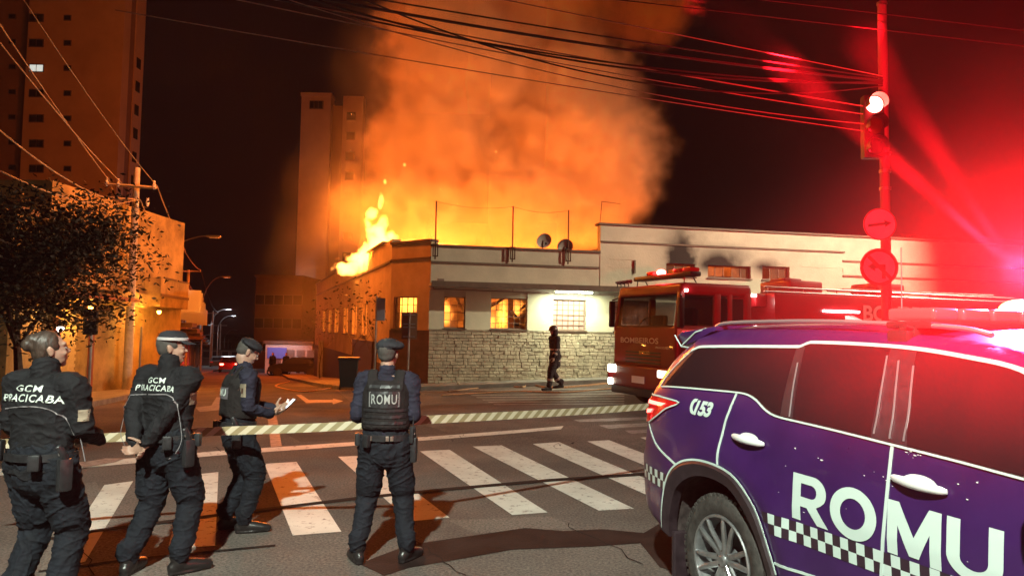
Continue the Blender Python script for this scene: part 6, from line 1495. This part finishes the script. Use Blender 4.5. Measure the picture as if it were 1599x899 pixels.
# firefighter
fz = G(866, 609); o5, cov, J = person('firefighter in helmet and striped coat walking past the stone wall', fz, math.radians(112), .99, ((-.10, .22, .05), (.10, -.22, -.1, .05)),
    wr=[(-.30, .18, .92), (.30, -.05, .92)], head=(.2, .05), outfit='ff', seed=6, knee=(0, 1, 0), lean=(0, .03), low=False)
cap_hat(o5, J['HM'], 'helmet')
for z in (.80, 1.10): 
    pts = []; bv = bvh_of(cov); vs = []
    for i in range(41):
        a = 2 * PI * i / 40; d_ = Vector((math.cos(a), math.sin(a), 0))
        for zz in (z, z + .05):
            h_ = bv.ray_cast(Vector((0, 0, zz)) + d_ * .9, -d_, 1.0); vs.append(h_[0] + d_ * .006 if h_[0] is not None else Vector((0, 0, zz)) + d_ * .2)
    MB().add(vs, [(2 * i, 2 * i + 2, 2 * i + 3, 2 * i + 1) for i in range(40)]).build('reflective_band', m_ffband, o5, fixn=False)
for i in (0, 1):
    kn, an = J['legs'][i]; p = kn.lerp(an, .45); mb = MB(); mb.tube([p, kn.lerp(an, .60)], .088, 14, cap=False); mb.build('reflective_band', m_ffband, o5, smooth=True)
    E_, Wr = J['arms'][i]; mb = MB(); mb.tube([E_.lerp(Wr, .5), E_.lerp(Wr, .7)], .068, 14, cap=False); mb.build('reflective_band', m_ffband, o5, smooth=True)
# two people far down the street
for i, (px, Y, lab) in enumerate(((426, 57, 'distant person in dark clothes by the motorbike'), (447, 58, 'distant person in pale clothes before the white shop'))):
    a = D(px, 560, Y); p_, cv, J = person(lab, (a.x, Y, gz(a.x, Y)), math.radians(160), 1.0, outfit='jacket', seed=8 + i, low=True); hair(p_, J['HM'], m_hair)
# ---------------------------------------------------------------- smoke and haze (volumes)
def vol_mat(name, density, color, aniso=0., attr=False, emis=None):
    m = bpy.data.materials.new(name); m.use_nodes = True; n = m.node_tree; n.nodes.clear()
    v = n.nodes.new('ShaderNodeVolumePrincipled'); o = n.nodes.new('ShaderNodeOutputMaterial')
    v.inputs['Color'].default_value = (*color, 1); v.inputs['Density'].default_value = density
    v.inputs['Anisotropy'].default_value = aniso
    v.inputs['Density Attribute'].default_value = 'density' if attr else ''
    n.links.new(v.outputs[0], o.inputs['Volume'])
    if emis:
        at = n.nodes.new('ShaderNodeAttribute'); at.attribute_name = 'density'; q = n.nodes.new('ShaderNodeMath'); q.operation = 'MULTIPLY'
        q.inputs[1].default_value = emis[0]; n.links.new(at.outputs['Fac'], q.inputs[0]); n.links.new(q.outputs[0], v.inputs['Emission Strength'])
        v.inputs['Emission Color'].default_value = (*emis[1], 1)
    return m, n, v

def cloud(name, blobs, lo, hi, res, amp, scale, edge, mat, dens=1.0, detail=5.0, fall=None):
    """A real density grid: the union of ellipsoids with noise-torn edges (geometry nodes, Volume Cube)."""
    me = bpy.data.meshes.new(name); ob = bpy.data.objects.new(name, me); COL.objects.link(ob)
    g = bpy.data.node_groups.new(name, 'GeometryNodeTree')
    g.interface.new_socket('Geometry', in_out='OUTPUT', socket_type='NodeSocketGeometry')
    N, L = g.nodes, g.links
    out = N.new('NodeGroupOutput'); vc = N.new('GeometryNodeVolumeCube'); sm = N.new('GeometryNodeSetMaterial')
    vc.inputs['Min'].default_value = lo; vc.inputs['Max'].default_value = hi
    for k, s in zip('XYZ', res): vc.inputs['Resolution ' + k].default_value = s
    sm.inputs['Material'].default_value = mat
    pos = N.new('GeometryNodeInputPosition')
    def math_(op, a, b=None, c=None):
        q = N.new('ShaderNodeMath'); q.operation = op
        for i, vv in enumerate((a, b, c)):
            if vv is None: continue
            if isinstance(vv, (int, float)): q.inputs[i].default_value = vv
            else: L.new(vv, q.inputs[i])
        return q.outputs[0]
    def vmath(op, a, b):
        q = N.new('ShaderNodeVectorMath'); q.operation = op; L.new(a, q.inputs[0])
        if isinstance(b, tuple): q.inputs[1].default_value = b
        elif b is not None: L.new(b, q.inputs[1])
        return q
    def nz(sc, det, rough=.55, warp=None):
        t = N.new('ShaderNodeTexNoise'); t.inputs['Scale'].default_value = sc; t.inputs['Detail'].default_value = det
        t.inputs['Roughness'].default_value = rough
        L.new(pos.outputs[0] if warp is None else warp, t.inputs['Vector']); return t
    wn = nz(scale * .5, 2)
    wv = vmath('SUBTRACT', wn.outputs['Color'], (.5, .5, .5)); ws = vmath('SCALE', wv.outputs[0], None); ws.inputs['Scale'].default_value = 1.2 / scale * .35
    wp = vmath('ADD', pos.outputs[0], ws.outputs[0])
    dmin = None
    for (c, r) in blobs:
        a = vmath('SUBTRACT', wp.outputs[0], tuple(c)); b = vmath('DIVIDE', a.outputs[0], tuple(r))
        ln = vmath('LENGTH', b.outputs[0], None).outputs['Value']
        dmin = ln if dmin is None else math_('SMOOTH_MIN', dmin, ln, .25)
    n1 = nz(scale, detail).outputs[0]
    n2 = math_('MULTIPLY', math_('SUBTRACT', n1, .5), amp)
    s = math_('SUBTRACT', math_('ADD', 1.0, n2), dmin)
    mr = N.new('ShaderNodeMapRange'); mr.interpolation_type = 'SMOOTHSTEP'
    L.new(s, mr.inputs[0]); mr.inputs[1].default_value = 0; mr.inputs[2].default_value = edge
    mr.inputs[3].default_value = 0; mr.inputs[4].default_value = dens
    n3 = nz(scale * 1.7, detail, .6, wp.outputs[0]).outputs[0]
    var = math_('MULTIPLY', mr.outputs[0], math_('POWER', math_('MULTIPLY', n3, 2.0), 2.5))
    L.new(var, vc.inputs['Density'])
    L.new(vc.outputs[0], sm.inputs[0]); L.new(sm.outputs[0], out.inputs[0])
    md = ob.modifiers.new('density', 'NODES'); md.node_group = g
    ob['kind'] = 'stuff'
    return ob

sm_mat, sn, sv = vol_mat('smoke', .95, (.90, .72, .52), .2, True)
def PB(px, py, Y, rx, rz, ry=None):              # a billow: centre seen at px, py at depth Y; radii in metres
    return (D(px, py, Y), (rx, ry or rx * .8, rz))
plume = cloud('smoke_plume', [
    PB(645, 345, 34, 3.8, 2.5), PB(800, 330, 36, 5.0, 3.5), PB(920, 335, 36, 2.8, 2.4), PB(945, 275, 36, 3.3, 2.6),
    PB(690, 235, 36, 4.4, 3.6), PB(900, 225, 36, 5.0, 3.2), PB(735, 130, 36, 4.8, 3.8), PB(900, 140, 36, 3.9, 3.0),
    PB(700, 40, 36, 3.9, 3.6), PB(860, 20, 37, 4.0, 4.2), PB(780, -90, 37, 5.5, 4.5), PB(565, 325, 34, 2.0, 1.5), PB(1010, 10, 38, 3.0, 2.6)],
    (-10, 28, 4), (14, 44, 23), (210, 120, 165), .8, .95, .7, sm_mat, 1.25, 9)
fl_mat, fn, fv = vol_mat('flame', 2.0, (.1, .06, .03), 0, True, (26, (1.0, .36, .06)))
flames = cloud('roof_flames', [PB(603, 392, 29.5, .75, .62), PB(580, 396, 30, .70, .55), PB(562, 408, 31.5, .62, .42), PB(545, 418, 33, .6, .30), PB(590, 368, 29.5, .42, .62), PB(597, 347, 29.5, .30, .45), PB(583, 335, 29.5, .24, .36), PB(595, 314, 29.5, .14, .30), PB(575, 352, 29.6, .16, .34), PB(603, 283, 29.6, .05, .10), PB(631, 258, 29.6, .05, .09),
    PB(640, 394, 31, 1.2, .4), PB(700, 396, 32, 1.5, .32), PB(780, 400, 33, 1.6, .25)],
    (-8.6, 26, 4), (1, 36, 9), (240, 120, 150), 3.6, 1.35, .42, fl_mat, 1.0, 7)
tag(flames, 'tall yellow flame licking up from the roof edge of the side wing', 'flames')
in_mat, _n, _v = vol_mat('indoor flame', 1.6, (.1, .05, .03), 0, True, (11, (1.0, .30, .04)))
def hl(x, y, z): return C0 + BU * x - BN * y + Vector((0, 0, z))
def hw(t, y, z): return C1 + WU * t - WN * y + Vector((0, 0, z))
fin = cloud('indoor_flames', [(hl(.75, 2.0, 2.2), (.35, .3, .5)), (hl(2.2, 2.2, 2.0), (.5, .4, .8)), (hl(3.2, 2.4, 2.6), (.5, .4, .4)), (hl(-.6, 2.2, 2.6), (.6, .5, .5)), (hl(8.6, 2.5, 3.8), (.3, .3, .2)), (hl(10.4, 2.6, 3.7), (.3, .3, .15))],
    (-4, 24.5, .5), (9, 31, 5), (130, 65, 45), 1.8, 1.2, .4, in_mat, 1.0, 4)
tag(fin, 'orange flames burning in the rooms behind the front windows of the hall', 'flames')
wfl = cloud('indoor_flames', [(hw(t_, .8, 2.0), (.5, .9, .9)) for t_ in (4.5, 6, 9, 12.2, 16.3, 19.7, 23)],
    (-14, 26, 0), (-3, 47, 4), (110, 210, 40), 1.6, 1.1, .4, in_mat, 1.0, 4)
tag(wfl, 'flames burning behind the narrow windows of the side wing', 'flames')
hz_mat, hn, hv = vol_mat('haze', .0002, (.8, .75, .72), 0.)
def boxmesh(name, lo, hi):
    bm = bmesh.new(); bmesh.ops.create_cube(bm, size=1)
    for v in bm.verts: v.co = Vector([(lo[i] + hi[i]) / 2 + v.co[i] * (hi[i] - lo[i]) for i in range(3)])
    me = bpy.data.meshes.new(name); bm.to_mesh(me); bm.free()
    ob = bpy.data.objects.new(name, me); COL.objects.link(ob); return ob
haze = boxmesh('haze', (-410, -70, -12), (410, 910, 62)); haze.data.materials.append(hz_mat); haze['kind'] = 'stuff'

ve_mat, _n, _v = vol_mat('drifting smoke', .034, (.85, .68, .5), 0., True)
veil = cloud('smoke_and_glow_mist', [PB(500, 420, 29, 2.6, 5.5, 3), PB(560, 300, 31, 3.2, 4.5, 3), PB(600, 470, 26, 2.2, 2.6, 2.2), PB(640, 120, 33, 4.5, 5, 3), PB(470, 500, 34, 2.4, 2.2, 4)],
    (-20, 20, -1), (4, 40, 18), (72, 60, 57), .35, .5, .9, ve_mat, 1.0, 3)
mi_mat, _n, _v = vol_mat('added beam mist', .0062, (.9, .8, .8), 0., True)
mist = cloud('smoke_and_glow_mist', [((4.6, 6.0, 2.6), (3.4, 3.2, 2.6)), ((7.5, 9.0, 4.4), (4.5, 4.5, 4.2)), ((5.0, 9.5, 6.5), (3.6, 4.0, 3.4)), ((10, 8, 3), (4, 4, 3))],
    (.9, .9, .2), (16, 15, 12), (76, 70, 59), .5, .5, .9, mi_mat, 1.0, 3)  # added mist that makes the red beams and glow show in the air
gm_mat, _n, _v = vol_mat('added glare mist', .016, (.95, .85, .85), 0., True)
mist2 = cloud('smoke_and_glow_mist', [((2.3, 3.0, 1.85), (1.5, 1.5, .95)), ((3.2, 3.9, 2.1), (1.6, 1.5, 1.0))], (.7, 1.0, .4), (5.2, 6.0, 3.6), (60, 65, 44), .8, .35, .9, gm_mat, 1.0, 3)  # added mist imitating the red glare in front of the car windows
r_ = random.Random(9); mb = MB()
for i in range(22):
    p = D(r_.gauss(740, 85), r_.uniform(40, 370), r_.uniform(30.5, 33)); s_ = r_.uniform(.006, .014); d_ = Vector((r_.gauss(0, .6), 0, 1)).normalized() * s_ * r_.uniform(1, 3)
    mb.add([p - d_, p + Vector((s_, 0, 0)), p + d_, p - Vector((s_, 0, 0)), p + Vector((0, s_, 0))], [(0, 1, 4), (1, 2, 4), (2, 3, 4), (3, 0, 4), (0, 3, 2, 1)])
tag(mb.build('flying_sparks', mat('glowing spark', (1, .5, .1), .5, emis=((1, .55, .15), 6)), kind='stuff'), 'tiny glowing sparks rising through the smoke over the hall', 'sparks')
for m_ in (ve_mat, mi_mat, gm_mat): m_.cycles.volume_step_rate = 2.5
for o_, l_ in ((plume, 'huge billowing smoke plume glowing orange above the hall'), (veil, 'thin brown smoke drifting over the side wing and slim tower'), (mist, 'added thin mist glowing red around the traffic light'), (mist2, 'added mist giving a red glare over the patrol car roof')): tag(o_, l_, 'smoke')
